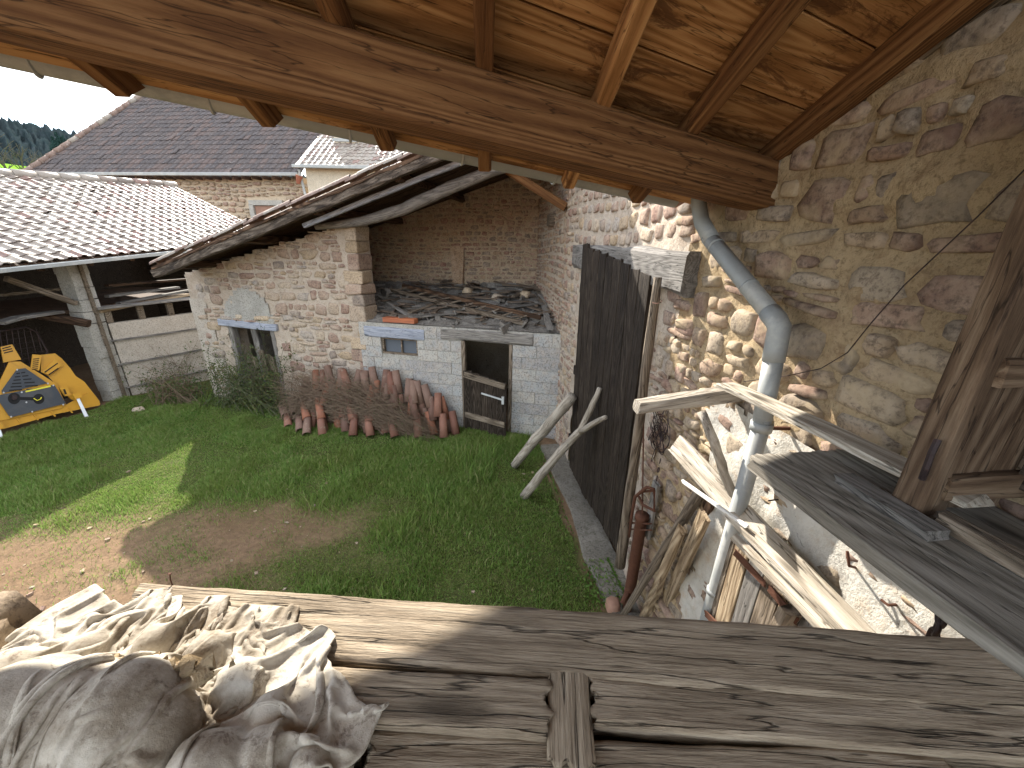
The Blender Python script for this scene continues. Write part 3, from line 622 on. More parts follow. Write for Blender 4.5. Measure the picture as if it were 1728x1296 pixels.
# roof: rafters, boards, edge tiles
VA, VB_ = onC(258, 452, .72), onC(760, 243, .66)
VD = VB_ - VA; VD /= np.linalg.norm(VD); VEND = VA + VD * 7.3
BK = -NC * 3.2; RC = np.cross(VD, BK); RC /= np.linalg.norm(RC); RC = RC if RC[2] > 0 else -RC
sr = thing('shed_roof', WC(-3, 3, .3), 'sagging tiled lean-to roof of the stone shed with weathered timber edge', 'roof')
board('verge_rafter', VA - VD * .02 - RC * .10, VEND - RC * .06, .10, .14, W_VERGE, sr, up=RC, n=30, jit=.016)
board('verge_board', VA + VD * .05 - RC * .02 + NC * .055, VEND - RC * .005 + NC * .055, .02, .045, W_DARK, sr, up=RC, n=22, jit=.012)
board('white_batten', VA + VD * 3.0 - RC * .20 - NC * .22, VEND - RC * .17 - NC * .22, .06, .07, W_BLUE, sr, up=RC, n=10, jit=.006)
for k in range(13):
    c0 = VA - NC * (.12 + .235 * k) - RC * .01; board('roof_board', c0, VEND - NC * (.12 + .235 * k) - RC * .01, .225, .022, W_DARK, sr, up=RC, n=4)
for k in range(5):
    c0 = VA + VD * (.5 + 1.45 * k) - RC * .10; board('purlin', c0 - NC * .04, c0 - NC * 3.1, .09, .12, W_DARK, sr, up=RC, n=4, jit=.008)
for k in range(34):   # half-round edge tiles, lichen grey
    c0 = VA + VD * (.02 + .215 * k) + RC * (.062 + random.uniform(-.014, .014)); mt = MB(); n = 6
    for x, rr in ((0, .075), (.30, .066)):
        for q in range(n + 1):
            a_ = math.pi * q / n; mt.v.append((x, rr * math.cos(a_), rr * math.sin(a_) * .8 + random.uniform(-.004, .004)))
    mt.f = [(q, q + 1, n + 2 + q, n + 1 + q) for q in range(n)] + [(q, n - q, n - q - 1, q + 1) for q in range(0)]
    mt.add([(v[0], v[1] * .82, v[2] * .8 - .004) for v in mt.v[:2 * n + 2]], [(n + 1 + q, n + 2 + q, q + 1, q) for q in range(n)])
    mt.f += [(0, 14, 15, 1), (1, 15, 16, 2), (2, 16, 17, 3), (3, 17, 18, 4), (4, 18, 19, 5), (5, 19, 20, 6)]
    for rowk in range(3):
        M_ = frame(c0 - NC * (.03 + .19 * rowk) + RC * (.0 if rowk % 2 == 0 else -.03), VD + RC * .05, RC); obj('edge_tile', mt if False else mesh(mt, 'edge_tile', True), T_EDGE if False else T_TERRA_L, sr, M_)
mb = MB().prism([VA - NC * .5 + RC * .03, VEND - NC * .5 + RC * .03, VEND + BK + RC * .03, VA + BK + RC * .03], RC * .05); obj('tile_field', mb, T_TERRA_L, sr)
# bowed old tie beam and braces
q = [onC(533, 380, .12), onC(610, 371, .12), onC(680, 349, .12), onC(760, 313, .12), onC(830, 284, .12), onC(905, 263, .12), onC(980, 248, .12)]
q = [a_ + np.array([0, 0, -.03]) for a_ in q]
limb('tie_beam', q, [.045, .075, .085, .088, .085, .08, .08], W_GREY, sr, n=10)
board('roof_brace', onC(850, 283, -.05), onB(955, 350, .03) , .12, .13, W_BEAM, sr, up=NC, n=4)
board('short_strut', onC(768, 252, .10), onC(778, 276, .10), .09, .09, W_GREY, sr, up=NC, n=2)
obj('wall_pad', MB().box(onB(932, 371, .02), (.16, .09, .07), UB, (0, 0, 1), NB, j=.006), W_GREYBR, sr)
for p_, l_ in ((onC(578, 344, .02), .3), (onC(440, 400, .05), .18)): board('purlin_stub', p_ - NC * .3, p_ + NC * l_, .13, .13, W_DARK, sr, n=2, jit=.012)
# things lying in the loft
def on_deck(px, py, dz=0.03):
    z = 2.0
    for _ in range(12):
        P = G(px, py, z); o_ = float((P - PC).dot(NC)); z = .5 * z + .5 * (deckz(0, o_) + dz)
    return G(px, py, z)
lad = thing('wooden_ladder', on_deck(780, 505), 'old wooden ladder lying across the rubble in the shed loft', 'ladder')
r0a, r0b, r1a, r1b = on_deck(656, 488, .1), on_deck(884, 546, .06), on_deck(680, 482, .16), on_deck(912, 536, .14)
board('rail', r0a, r0b, .06, .07, W_GREYBR, lad, n=6); board('rail', r1a, r1b, .06, .07, W_DARK, lad, n=6)
for k in range(11):
    f = .05 + .088 * k; obj('rung', MB().tube([r0a + (r0b - r0a) * f, r1a + (r1b - r1a) * f], .015, 6), W_GREYBR, lad)
lb = [((640, 500), (700, 540), 'short splintered grey plank lying at the left of the shed loft'), ((690, 528), (735, 512), 'crooked grey plank beside the loft ladder in the shed'), ((742, 485), (822, 486), 'pale grey board lying flat at the back of the shed loft'), ((835, 520), (915, 512), 'long grey board under the top end of the loft ladder'), ((868, 500), (905, 482), 'dark board leaning toward the loft corner of the shed'), ((905, 480), (925, 530), 'broad grey board slanting along the barn wall in the loft'), ((912, 497), (950, 535), 'narrow pale board slanting beside the barn wall in the loft'), ((918, 515), (928, 556), 'bluish grey stick hanging over the block wall end'), ((925, 520), (955, 548), 'wide grey board overhanging the block wall corner'), ((700, 535), (770, 528), 'thin curved lath lying on the loft edge above the small window')]
for k, (a_, b_, lab) in enumerate(lb):
    A_, B_ = on_deck(*a_, dz=.09), on_deck(*b_, dz=.06); board('loose_board', A_, B_, random.uniform(.07, .14), .025, random.choice((W_GREY, W_GREYBR)), n=5, jit=.008, endj=.03, label=lab, cat='board', group='loose boards in the shed loft')
rub = MB()
for k in range(300):
    s = random.uniform(SP - 1.2, SR - .05); o_ = -random.uniform(.02, 2.2); r_ = random.choice((.015, .022, .03, .045)) * random.uniform(.6, 1.3)
    if s < SP + .05 and o_ > -.55: o_ = -.7
    c_ = WC(s, deckz(s, o_) + r_ * .4, o_); a3_ = rng.normal(size=3); a3_ /= np.linalg.norm(a3_); b3_ = np.cross(a3_, [0, 0, 1]); b3_ /= np.linalg.norm(b3_) + 1e-6
    rub.box(c_, (r_ * random.choice((.9, 1.5, 3., 6., 8.)), r_, r_ * .4), b3_, np.cross(a3_, b3_), a3_, j=r_ * .2)
obj('rubble', rub, DUST, label='dusty rubble and splinters strewn over the shed loft', cat='rubble', kind='stuff')
slat = MB()
for k in range(150):
    s = random.uniform(SP + .05, SR - .1); o_ = -random.uniform(.1, 2.2); a_ = random.uniform(0, 3.14); d_ = UC * math.cos(a_) + NC * math.sin(a_) + np.array([0, 0, random.uniform(-.12, .22)]); d_ /= np.linalg.norm(d_); y_ = np.cross([0, 0, 1.], d_); y_ /= np.linalg.norm(y_)
    l_ = random.uniform(.08, .42); slat.box(WC(min(s, SR - l_ - .05), deckz(s, o_) + random.uniform(.03, .10), o_ - (l_ if o_ > -.5 else 0)), (l_, random.uniform(.015, .05), .009), d_, y_, np.cross(d_, y_), j=.006)
obj('broken_slats', slat, plain('slat_brown', (.17, .13, .10), .9, .1, 0, var=.6, sc=5, bump=.4, dirt=(.10, .095, .09)), label='broken slats and laths heaped over the shed loft', cat='debris', kind='stuff')
for k, (px, py) in enumerate(((887, 497), (838, 503), (652, 470), (790, 492))):
    c_ = on_deck(px, py, .06); vs, fs = stone_geo(lambda s, z, o: c_ + UC * s + np.array([0, 0, 1]) * z + NC * o, (-.11, .11, -.09, .09), 0, .12, 10)
    obj('rubble_stone', MB().add(vs, fs), S_CREAM, smooth=True, label=['pale round stone beside the boards at the loft corner', 'pale stone under the middle of the loft ladder', 'grey stone in the dark left end of the shed loft', 'small grey stone at the top of the loft ladder'][k], cat='stone', group='stones in the shed loft')
def brick(px, py, lab):
    c_ = WC(sC(onC(px, py)), 1.87, -.05); e = thing('hollow_brick', c_, lab, 'brick', 'bricks on the block wall'); 
    obj('body', MB().box(c_ + np.array([0, 0, .045]), (.155, .07, .04), UC, NC, j=.002), T_ORANGE, e)
    for dz in (.02, .045, .068): obj('groove', MB().box(c_ + np.array([0, 0, dz]) + NC * .071, (.15, .002, .004), UC, NC), T_TERRA, e)
brick(660, 540, 'orange clay brick at the left end of the pair above the small shed window'); brick(686, 541, 'orange clay brick at the right end of the pair above the small shed window')
# ------------------------------------------------------------------ tiled roofs
def tile_mesh(w, ln, lift=.022, roll=.028):
    mb = MB(); pr = [(0, 0), (.30 * w, -.004), (.52 * w, .0), (.64 * w, roll), (.82 * w, roll * .95), (1.02 * w, .002)]
    k = len(pr)
    for y, dz in ((0, lift), (ln, 0)):
        for x, z in pr: mb.v.append((x, y, z + dz))
    for x, z in pr: mb.v.append((x, .004, z + lift - .02))
    mb.f = [(i, i + 1, k + i + 1, k + i) for i in range(k - 1)] + [(2 * k + i, 2 * k + i + 1, i + 1, i) for i in range(k - 1)]
    return mb
def tile_roof(parent, E, U, S, rows, cols, w, expo, mat, inside=None, cap=300, name='roof_tile', jit=.006):
    """E eaves corner, U unit along eaves, S unit up the slope"""
    E, U, S = [np.asarray(q, float) for q in (E, U, S)]; N = np.cross(U, S); N /= np.linalg.norm(N)
    mt = tile_mesh(w, expo * 1.12); me = mesh(mt, name); me.materials.append(mat); rest = MB(); L_ = []
    for r in range(rows):
        for c in range(cols):
            if inside is None or inside((c + .5) * w, (r + .5) * expo):
                P = E + U * (c * w) + S * (r * expo) + N * (.01 + random.uniform(0, jit) + (random.uniform(0, .02) if random.random() < .06 else 0)) - S * (random.uniform(0, .05) if random.random() < .05 else 0); x, y, d = prj(P + U * w / 2)
                vis = d > 0 and -20 < x < 1748 and -20 < y < 1316
                L_.append(((1 / d ** 2) if vis else 0, P))
    L_.sort(key=lambda q: -q[0])
    for i, (a, P) in enumerate(L_):
        j = rng.normal(0, .011, 3); X = U + N * j[0] + S * j[1]; X /= np.linalg.norm(X); Z = np.cross(X, S); Z /= np.linalg.norm(Z); Y = np.cross(Z, X)
        M_ = Matrix(((X[0], Y[0], Z[0], P[0]), (X[1], Y[1], Z[1], P[1]), (X[2], Y[2], Z[2], P[2]), (0, 0, 0, 1)))
        if i < cap and a > 0: obj(name, me, None, parent, M_)
        else: rest.merge(mt, M_)
    if rest.v: obj('far_tiles', rest, mat, parent, kind='stuff')
# ------------------------------------------------------------------ open cart shed on the left
AL = 6.; UL = azv(AL); NLo = np.array([UL[1], -UL[0], 0]); PL0 = np.array([-7.72, 7.3, 0])
def onL(px, py, off=0.): return PLN(px, py, PL0 + NLo * off, NLo)
E0, E1 = onL(0, 450), onL(468, 404)
ULe = (E1 - E0) / np.linalg.norm(E1 - E0)
Rf = PLN(278, 313, E1, np.array([0, 1., 0])); Rn = PLN(0, 308, E0, (Rf - E1) * 0 + np.cross(ULe, Rf - E1) / np.linalg.norm(np.cross(ULe, Rf - E1)))
SLp = Rf - E1; SLp = SLp - ULe * SLp.dot(ULe); slen = np.linalg.norm(SLp); SLp /= slen
cart = thing('cart_shed', (-8.4, 7.4, 0), 'open-fronted cart shed with pinkish tiled roof and concrete pillars on the left', 'shed')
back = 2.8; ltot = float(np.linalg.norm(E1 - E0)) + back; Es = E0 - ULe * back
tw_, ex = .215, slen / 16
cols = int(ltot / tw_)
tile_roof(cart, Es + ULe * (ltot - cols * tw_), ULe, SLp, 16, cols, tw_, ex, T_LEFT)
NRl = np.cross(ULe, SLp); NRl /= np.linalg.norm(NRl)
obj('roof_deck', MB().prism([Es - NRl * .06, E1 - NRl * .06, E1 + SLp * slen - NRl * .06, Es + SLp * slen - NRl * .06], NRl * .05), W_DARK, cart)
SL2 = np.array([-SLp[0], -SLp[1], SLp[2]]) * -1
obj('far_slope', MB().prism([Es + SLp * slen - NRl * .06, E1 + SLp * slen - NRl * .06, E1 + SLp * slen + SL2 * 3.2, Es + SLp * slen + SL2 * 3.2], (0, 0, -.06)), T_LEFT, cart)
for k in range(22):
    c0 = Es + SLp * slen + ULe * (.05 + .42 * k) + NRl * .03; 
    if k * .42 < ltot: obj('ridge_tile', MB().tube([c0, c0 + ULe * .44], [.10, .085], 8), T_LEFT, cart, smooth=True)
board('eaves_gutter', Es - SLp * .06 - NRl * .03, E1 - SLp * .06 - NRl * .03, .09, .07, ZINC, cart, n=4)
board('eaves_plate', Es + SLp * .32 - NRl * .16, E1 + SLp * .32 - NRl * .16, .14, .16, W_TAN, cart, n=4)
for k in range(12): 
    c0 = Es + ULe * (.3 + .75 * k) - NRl * .10; board('rafter', c0 - SLp * .02, c0 + SLp * slen, .07, .09, W_DARK, cart, up=NRl, n=2)
# pillars
def on_fac(px, py, off=0.): return PLN(px, py, np.array([-8.27, 7.42, 0]) + NLo * off, NLo)
pz = 2.62
for base, top, nm in ((np.array([-8.30, 7.46, 0]), 2.85, 1), (np.array([-8.75, 4.1, 0]), 2.5, 0), (np.array([-7.95, 10.6, 0]), 3.0, 0)):
    mbp = MB(); z = 0.; k = 0
    while z < top:
        h = min(.23, top - z); mbp.box(base + np.array([0, 0, z + h / 2]), (.155 + .008 * (k % 2), .15, h / 2 - .003), UL, NLo, j=.006); z += h; k += 1
    obj('pillar', mbp, M_CONC, cart)
    obj('pillar_post', MB().box(base + NLo * .17 + UL * .03 + np.array([0, 0, top / 2]), (.028, .02, top / 2), UL, NLo), W_GREYBR, cart)
# diagonal brace and old arm
board('brace', on_fac(10, 470, .05), on_fac(128, 512, .12), .09, .09, W_GREYBR, cart, n=3)
board('arm', on_fac(68, 532, -.35), on_fac(150, 546, .22), .13, .13, W_DARK, cart, n=3)
# infill wall between pillar and stone shed
UI = azv(32); NI = np.array([UI[1], -UI[0], 0]); PI0 = np.array([-8.12, 7.62, 0])
def WI(s, z, off=0.): return PI0 + UI * s + NI * off + np.array([0, 0, z])
obj('infill_wall', slab(WI, [[(0, -.2), (2.6, -.2), (2.6, 1.62), (0, 1.56)]], -.0, -.12), M_PLAST, cart)
for z_ in (1.22, .72, .22): board('rail', WI(-.05, z_, .03), WI(2.1, z_ + .02, .03), .03, .035, W_GREY, cart, n=5, jit=.006)
for s in (.05, .55, 1.05, 1.6): obj('stud', MB().box(WI(s, 1.72, -.06), (.05, .14, .05), UI, (0, 0, 1), NI, j=.004), W_GREYBR, cart)
board('shelf_edge', WI(-.1, 1.88, -.02), WI(2.6, 1.95, -.02), .30, .035, W_GREY, cart, n=4)
# inside: walls coloured black to stand for the interior shade, floor beams and shelf
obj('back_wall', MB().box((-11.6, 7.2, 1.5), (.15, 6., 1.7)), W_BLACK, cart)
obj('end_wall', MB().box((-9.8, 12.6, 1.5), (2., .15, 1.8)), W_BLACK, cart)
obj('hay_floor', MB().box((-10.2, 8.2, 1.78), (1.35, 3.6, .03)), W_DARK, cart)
stack = ['weathered plank on the storage deck behind the concrete pillar', 'dark long plank highest on the storage deck behind the pillar', 'short grey plank stored above the infill wall', 'pale pole stored above the infill wall of the cart shed', 'thin grey plank stored behind the pale pole', 'broad grey board lying over the shed deck edge at far left', 'grey board end jutting above the mesh guard in the cart shed']
sp = [((0, 498), (130, 484), -.7), ((180, 482), (330, 470), -.8), ((180, 500), (300, 485), -.5), ((165, 526), (318, 497), .1), ((200, 512), (330, 488), -.3), ((0, 545), (35, 535), -.15), ((25, 537), (100, 526), -.15)]
for k, (a_, b_, o_) in enumerate(sp):
    A_, B_ = on_fac(*a_, o_), on_fac(*b_, o_)
    board('stored_plank', A_, B_, .22 if k > 4 else .13, .05, [W_GREYBR, W_DARK, W_GREY, W_TAN, W_GREY, W_GREY, W_GREY][k], n=4, label=stack[k], cat='plank', group='planks stored in the cart shed')
# wire mesh guard behind the winch
mg = thing('mesh_guard', on_fac(40, 580, -.4), 'rounded black wire mesh guard standing behind the yellow winch', 'guard')
cs = [(-60, 568), (45, 552), (62, 560), (80, 592), (78, 605), (50, 622), (-60, 640), (-60, 568)]
obj('rim', MB().tube([on_fac(*c, -.35) for c in cs], .016, 6), IRON, mg, smooth=True)
mm = MB()
for k in range(12): mm.tube([on_fac(-50 + k * 10, 566 - k * 1.2, -.35), on_fac(-44 + k * 10.5, 636 - k * 2.2 - (k > 9) * 18, -.35)], .005, 4)
for k in range(7): mm.tube([on_fac(-60, 575 + k * 9, -.35), on_fac(55 + min(k, 4) * 5, 558 + k * 8.5, -.35)], .005, 4)
obj('mesh', mm, IRON, mg)
# ------------------------------------------------------------------ yellow forestry winch
UW = azv(20); LEAN = np.array([-.94, .34, 0]) * .32 + np.array([0, 0, 1.]); LEAN /= np.linalg.norm(LEAN)
NW = np.cross(UW, LEAN); NW /= np.linalg.norm(NW); NW = NW if NW.dot(O - np.array([-8.4, 6.3, 0])) > 0 else -NW
PW = (G(0, 735) + G(165, 693)) / 2
def Wp(zx, zy, off=0.): return PLN(zx / 5.892, 540 + zy / 5.892, PW + NW * off, NW)      # pixel in an enlarged view
win = thing('forestry_winch', PW, 'yellow tractor-mounted forestry winch with grey front panel parked under the cart shed', 'winch')
def wplate(name, pts, off, th, mat, **k): return obj(name, MB().prism([Wp(x, y, off) for x, y in pts], NW * th), mat, win, **k)
wplate('blade', [(-900, 1270), (-900, 1080), (0, 975), (640, 850), (880, 720), (990, 828), (984, 850), (560, 935), (20, 1088)], .02, .03, YEL)
wplate('cheek', [(400, 350), (540, 335), (610, 390), (690, 480), (745, 560), (830, 615), (985, 812), (930, 845), (700, 790), (600, 700), (470, 560), (400, 520)], -.02, .035, YEL)
wplate('frame', [(-260, 1150), (85, 415), (200, 415), (560, 640), (650, 840), (600, 880), (100, 985), (-100, 1020)], .05, .025, YEL)
wplate('frame_head', [(0, 270), (115, 245), (205, 395), (30, 425)], .07, .03, YEL)
wplate('slotted_post', [(318, 343), (410, 352), (385, 505), (300, 480)], .06, .025, YEL)
wplate('slotted_guard', [(545, 390), (620, 450), (480, 545), (410, 520)], .06, .02, YEL)
wplate('upper_panel', [(165, 490), (250, 480), (470, 630), (20, 730), (15, 700)], .09, .012, DGREY)
wplate('front_panel', [(-40, 770), (0, 745), (535, 645), (650, 830), (110, 968), (85, 950)], .09, .022, DGREY)
for (x0, y0, x1, y1) in [(20, 280, 105, 258), (28, 302, 118, 280), (38, 325, 128, 302)]: wplate('slot', [(x0, y0), (x1, y1), (x1 + 3, y1 + 10), (x0 + 3, y0 + 10)], .10, .004, BLACK)  # black plates, not cut slots: the dark inside is put into the colour
for k in range(6): wplate('slot', [(330 - k * 2, 385 + k * 20), (390 - k * 3, 380 + k * 20), (389 - k * 3, 389 + k * 20), (329 - k * 2, 394 + k * 20)], .085, .004, BLACK)
for (x0, y0, x1, y1) in [(440, 515, 570, 425), (480, 540, 575, 475)]: wplate('slot', [(x0, y0), (x1, y1), (x1 + 6, y1 + 9), (x0 + 8, y0 + 10)], .082, .004, BLACK)
for r_ in range(6):
    for (f0, f1) in ((.10, .42), (.52, .88)):
        yA = 520 + r_ * 33; xl = 150 - r_ * 20; xr = 265 + r_ * 38; w_ = xr - xl
        wplate('slot', [(xl + w_ * f0, yA + 10 - f0 * 18), (xl + w_ * f1, yA + 10 - f1 * 18), (xl + w_ * f1, yA + 21 - f1 * 18), (xl + w_ * f0, yA + 21 - f0 * 18)], .103, .003, BLACK)
wplate('sticker', [(252, 705), (500, 650), (506, 664), (256, 720)], .113, .002, STICK)
def wdisc(name, cx, cy, r_, off, th, mat):
    return wplate(name, [(cx + r_ * math.cos(t), cy + r_ * .92 * math.sin(t)) for t in np.linspace(0, 2 * math.pi, 22)[:-1]], off, th, mat)
wdisc('drum_port', 140, 780, 62, .113, .004, BLACK); wdisc('drum_hub', 140, 770, 30, .118, .02, IRON); wdisc('rope_port', 385, 785, 56, .113, .003, BLACK)  # ports are black discs painted for the dark inside
wplate('link', [(200, 765), (350, 768), (350, 800), (200, 795)], .113, .004, BLACK)
obj('hook', MB().tube([Wp(335, 778, .13), Wp(370, 800, .14), Wp(405, 785, .14), Wp(412, 768, .13)], .008, 5), STICK, win)
for bx, by in ((170, 495), (475, 632), (35, 722), (215, 718), (530, 650), (262, 818), (628, 842), (320, 912), (110, 962)): wdisc('bolt', bx, by, 9, .113, .006, GALV)
for k in range(6): wplate('rib', [(160 + 170 * k - 300, 1040 - 36 * k + 66), (175 + 170 * k - 300, 1037 - 36 * k + 66), (130 + 170 * k - 300, 985 - 36 * k + 66), (118 + 170 * k - 300, 987 - 36 * k + 66)], .051, .02, YEL)
wplate('hinge_block', [(585, 680), (660, 665), (700, 750), (640, 760)], .08, .05, YEL); wplate('hinge_gap', [(625, 690), (645, 686), (665, 735), (645, 740)], .131, .004, BLACK)  # hinge gap is a black strip standing for its shade
for (a_, b_) in (((762, 755), (862, 962)), ((-20, 1060), (22, 1190))):
    A_ = Wp(*a_, .16); B_ = G(b_[0] / 5.892, 540 + b_[1] / 5.892, .0); board('stand_leg', B_, A_, .045, .03, GALV, win, n=1); obj('leg_bracket', MB().box(A_, (.05, .04, .05), UW, NW, LEAN), YEL, win)
wplate('back_box', [(-200, 900), (60, 560), (420, 540), (600, 800), (100, 960)], -.35, .36, BLACK)
# ------------------------------------------------------------------ houses behind
house = thing('farmhouse', (-15, 18.5, 0), 'stone farmhouse with big dark purple hipped tile roof behind the cart shed', 'house')
HA, HBp = np.array([-20.6, 19.35, 0]), np.array([-9.0, 18.15, 0]); UH = (HBp - HA) / np.linalg.norm(HBp - HA); NH = np.array([UH[1], -UH[0], 0])
HL = float(np.linalg.norm(HBp - HA)); HZ = 5.72
def WH(s, z, off=0.): return HA + UH * s + NH * off + np.array([0, 0, z])
obj('wall', slab(WH, [[(0, 0), (HL, 0), (HL, HZ), (0, HZ)]], -.05, -9.), M_HOUSE, house)
ch_ = courses(0, HL, 3.2, HZ - .05, (.16, .26), (.22, .5), lambda s, z, c: not (9.0 < s < 10.7 and z < 4.9), .2)
lay_stones(house, WH, ch_, S_HOUSE, .05, (.02, .045), 260, rest='house_small_stones', N=8)
# window with grey surround
wi = obj('window', MB().box(WH(9.85, 4.72, .03), (.78, .10, .08), UH, (0, 0, 1), NH).box(WH(9.15, 3.8, .03), (.10, .85, .08), UH, (0, 0, 1), NH).box(WH(10.55, 3.8, .03), (.10, .85, .08), UH, (0, 0, 1), NH), M_CONC, house)
obj('shutter', MB().box(WH(9.85, 3.85, .0), (.58, .75, .03), UH, (0, 0, 1), NH), T_TERRA, wi)
apex = O + ray(245, 160) * ((23.9) / ray(245, 160)[1])
ev0 = WH(-1.0, HZ + .03, .45); ev1 = WH(HL + .15, HZ + .03, .45)
SH = apex - ev0; SH = SH - UH * SH.dot(UH); hl = float(np.linalg.norm(SH)); SH /= hl
ax_ = float((apex - ev0).dot(UH)); cw = .27; nr = 19; ce = hl / nr; cN = int((HL + 1.15) / cw)
tile_roof(house, ev0, UH, SH, nr, cN, cw, ce, T_HOUSE, inside=lambda s, v: s > ax_ * v / hl, cap=300)
NHr = np.cross(UH, SH); NHr = NHr if NHr[2] > 0 else -NHr
rp = apex + UH * (HL + 1.15 - ax_)
obj('roof_underlay', MB().prism([ev0, ev1, rp, apex], -NHr * .06), T_HOUSE, house)
bk = ev0 - NH * 10.5; obj('hip_slope', MB().add([ev0, apex, bk], [(0, 1, 2), (2, 1, 0)]), T_HOUSE, house)
hv = apex - ev0; hn = np.linalg.norm(hv); hv /= hn
for k in range(int(hn / .4)): c0 = ev0 + hv * .4 * k + NHr * .05; obj('hip_tile', MB().tube([c0, c0 + hv * .44], [.14, .11], 7), T_TERRA_L, house, smooth=True)
for k in range(12): c0 = apex + UH * .42 * k + NHr * .04; obj('ridge_tile', MB().tube([c0, c0 + UH * .44], [.13, .12], 7), T_HOUSE, house, smooth=True)
obj('finial', MB().tube([apex, apex + np.array([0, 0, .25]), apex + np.array([0, 0, .6])], [.12, .06, .02], 8), ZINC, house, smooth=True)
board('gutter', ev0 + NH * .06, ev1 + NH * .06, .14, .12, ZINC, house, n=3)
for k in range(26): obj('rafter_end', MB().box(WH(.3 + k * .45, HZ - .06, .2), (.05, .25, .06), UH, NH), W_DARK, house)
obj('downpipe', MB().tube([WH(.2, HZ - .05, .4), WH(.4, HZ - .5, .08), WH(.4, 3, .08)], .05, 6), ZINC, house)
# wing with chimney wall
wing = thing('house_wing', (-7, 17, 0), 'cream rendered house wing with lit tile roof between farmhouse and shed', 'house')
YW = 17.2
def onY(px, py, y): d = ray(px, py); return O + d * (y / d[1])
wl, wr = onY(507, 282, YW), onY(760, 282, YW); zE = float(wl[2])
CREAM = mortarmat('cream_render', (.55, .48, .37), (.62, .55, .44), bump=.3)
obj('wall', MB().box(((wl[0] + wr[0]) / 2 + .1, YW + 1.9, zE / 2), ((wr[0] - wl[0]) / 2, 1.75, zE / 2)), CREAM, wing)
rr = onY(662, 226, YW + 2.7); e0 = np.array([wl[0] - .15, YW - .15, zE]); e1 = np.array([wr[0], YW - .15, zE])
Sw = np.array([0, rr[1] - e0[1], rr[2] - e0[2]]); lw = float(np.linalg.norm(Sw)); Sw /= lw; 
tile_roof(wing, e0, (1, 0, 0), Sw, 11, int((e1[0] - e0[0]) / .24), .24, lw / 11, T_LEFT, cap=250)
obj('roof_underlay', MB().prism([e0, e1, e1 + Sw * lw, e0 + Sw * lw], np.array([0, Sw[2], -Sw[1]]) * .05), T_LEFT, wing)
board('gutter', e0 + np.array([-.05, -.06, .0]), e1 + np.array([0, -.06, .0]), .13, .12, ZINC, wing, n=2)
obj('downpipe', MB().tube([e0 + np.array([.12, .05, -.1]), e0 + np.array([.2, .12, -1.]), e0 + np.array([.2, .12, -3])], .05, 6), ZINC, wing)
cA, cB = onY(562, 236, YW + 1.6), onY(600, 205, YW + 1.6)
obj('chimney', MB().box(((cA[0] + cB[0]) / 2, YW + 2.2, 7.6), ((cB[0] - cA[0]) / 2, .5, 1.6)), CREAM, wing)
obj('flashing', MB().box(((cA[0] + cB[0]) / 2, YW + 1.68, float(cA[2]) + .02), ((cB[0] - cA[0]) / 2 + .06, .03, .06)), ZINC, wing)
obj('wall_lamp', MB().tube([onY(505, 296, YW - .2), onY(503, 310, YW - .2)], [.14, .06], 8), T_TERRA, wing)
# ------------------------------------------------------------------ countryside far left
def hill(name, az0, az1, d0, d1, elf, mat, nA=60, nD=14, bump=0., seed=0.):
    mb = MB()
    for j in range(nD + 1):
        for i in range(nA + 1):
            a_ = az0 + (az1 - az0) * i / nA; d = d0 + (d1 - d0) * j / nD; e_ = elf(a_) * (j / nD) ** .8
            z = H * 0 + d * math.tan(math.radians(max(e_, 0))) + (bump * (fbm(a_ * 3 + seed, d * .03, seed) + .35 * abs(fbm(a_ * 28, d * .35, seed))) if j > 0 else -.3); p = azv(a_) * d; mb.v.append((p[0], p[1], z))
    mb.f = [(j * (nA + 1) + i, j * (nA + 1) + i + 1, (j + 1) * (nA + 1) + i + 1, (j + 1) * (nA + 1) + i) for j in range(nD) for i in range(nA)]
    return obj(name, mb, mat, smooth=True, kind='structure')
FIELD = plain('pasture', (.16, .30, .035), 1., 0., 0, var=.25, sc=.02, bump=.2)
WOOD = MT('winter_wood', 1., 0.); v = WOOD.coord(rand=False); a = WOOD.noise(v, .05, 6, .7); b = WOOD.noise(v, .25, 5, .75)
WOOD.col(WOOD.mix(WOOD.ramp(b, [(.35, BG(.7)), (.6, BG(0))]), WOOD.ramp(a, [(.35, (.018, .030, .034)), (.65, (.040, .050, .055))]), (.02, .03, .03))); WOOD.bump((b, .4, 1.5)); WOOD = WOOD.m
hill('field_hill', -85, -15, 70, 260, lambda a: 6.3 + .2 * math.sin(a * .2), FIELD, bump=1.0)
hill('wooded_hill', -75, -25, 420, 900, lambda a: 8.3 + .9 * math.sin((a + 62) * .13), WOOD, nA=520, nD=44, bump=9., seed=3.)
bark = plain('bark', (.10, .085, .07), .9, .1, 0, var=.5, sc=8, bump=.5)
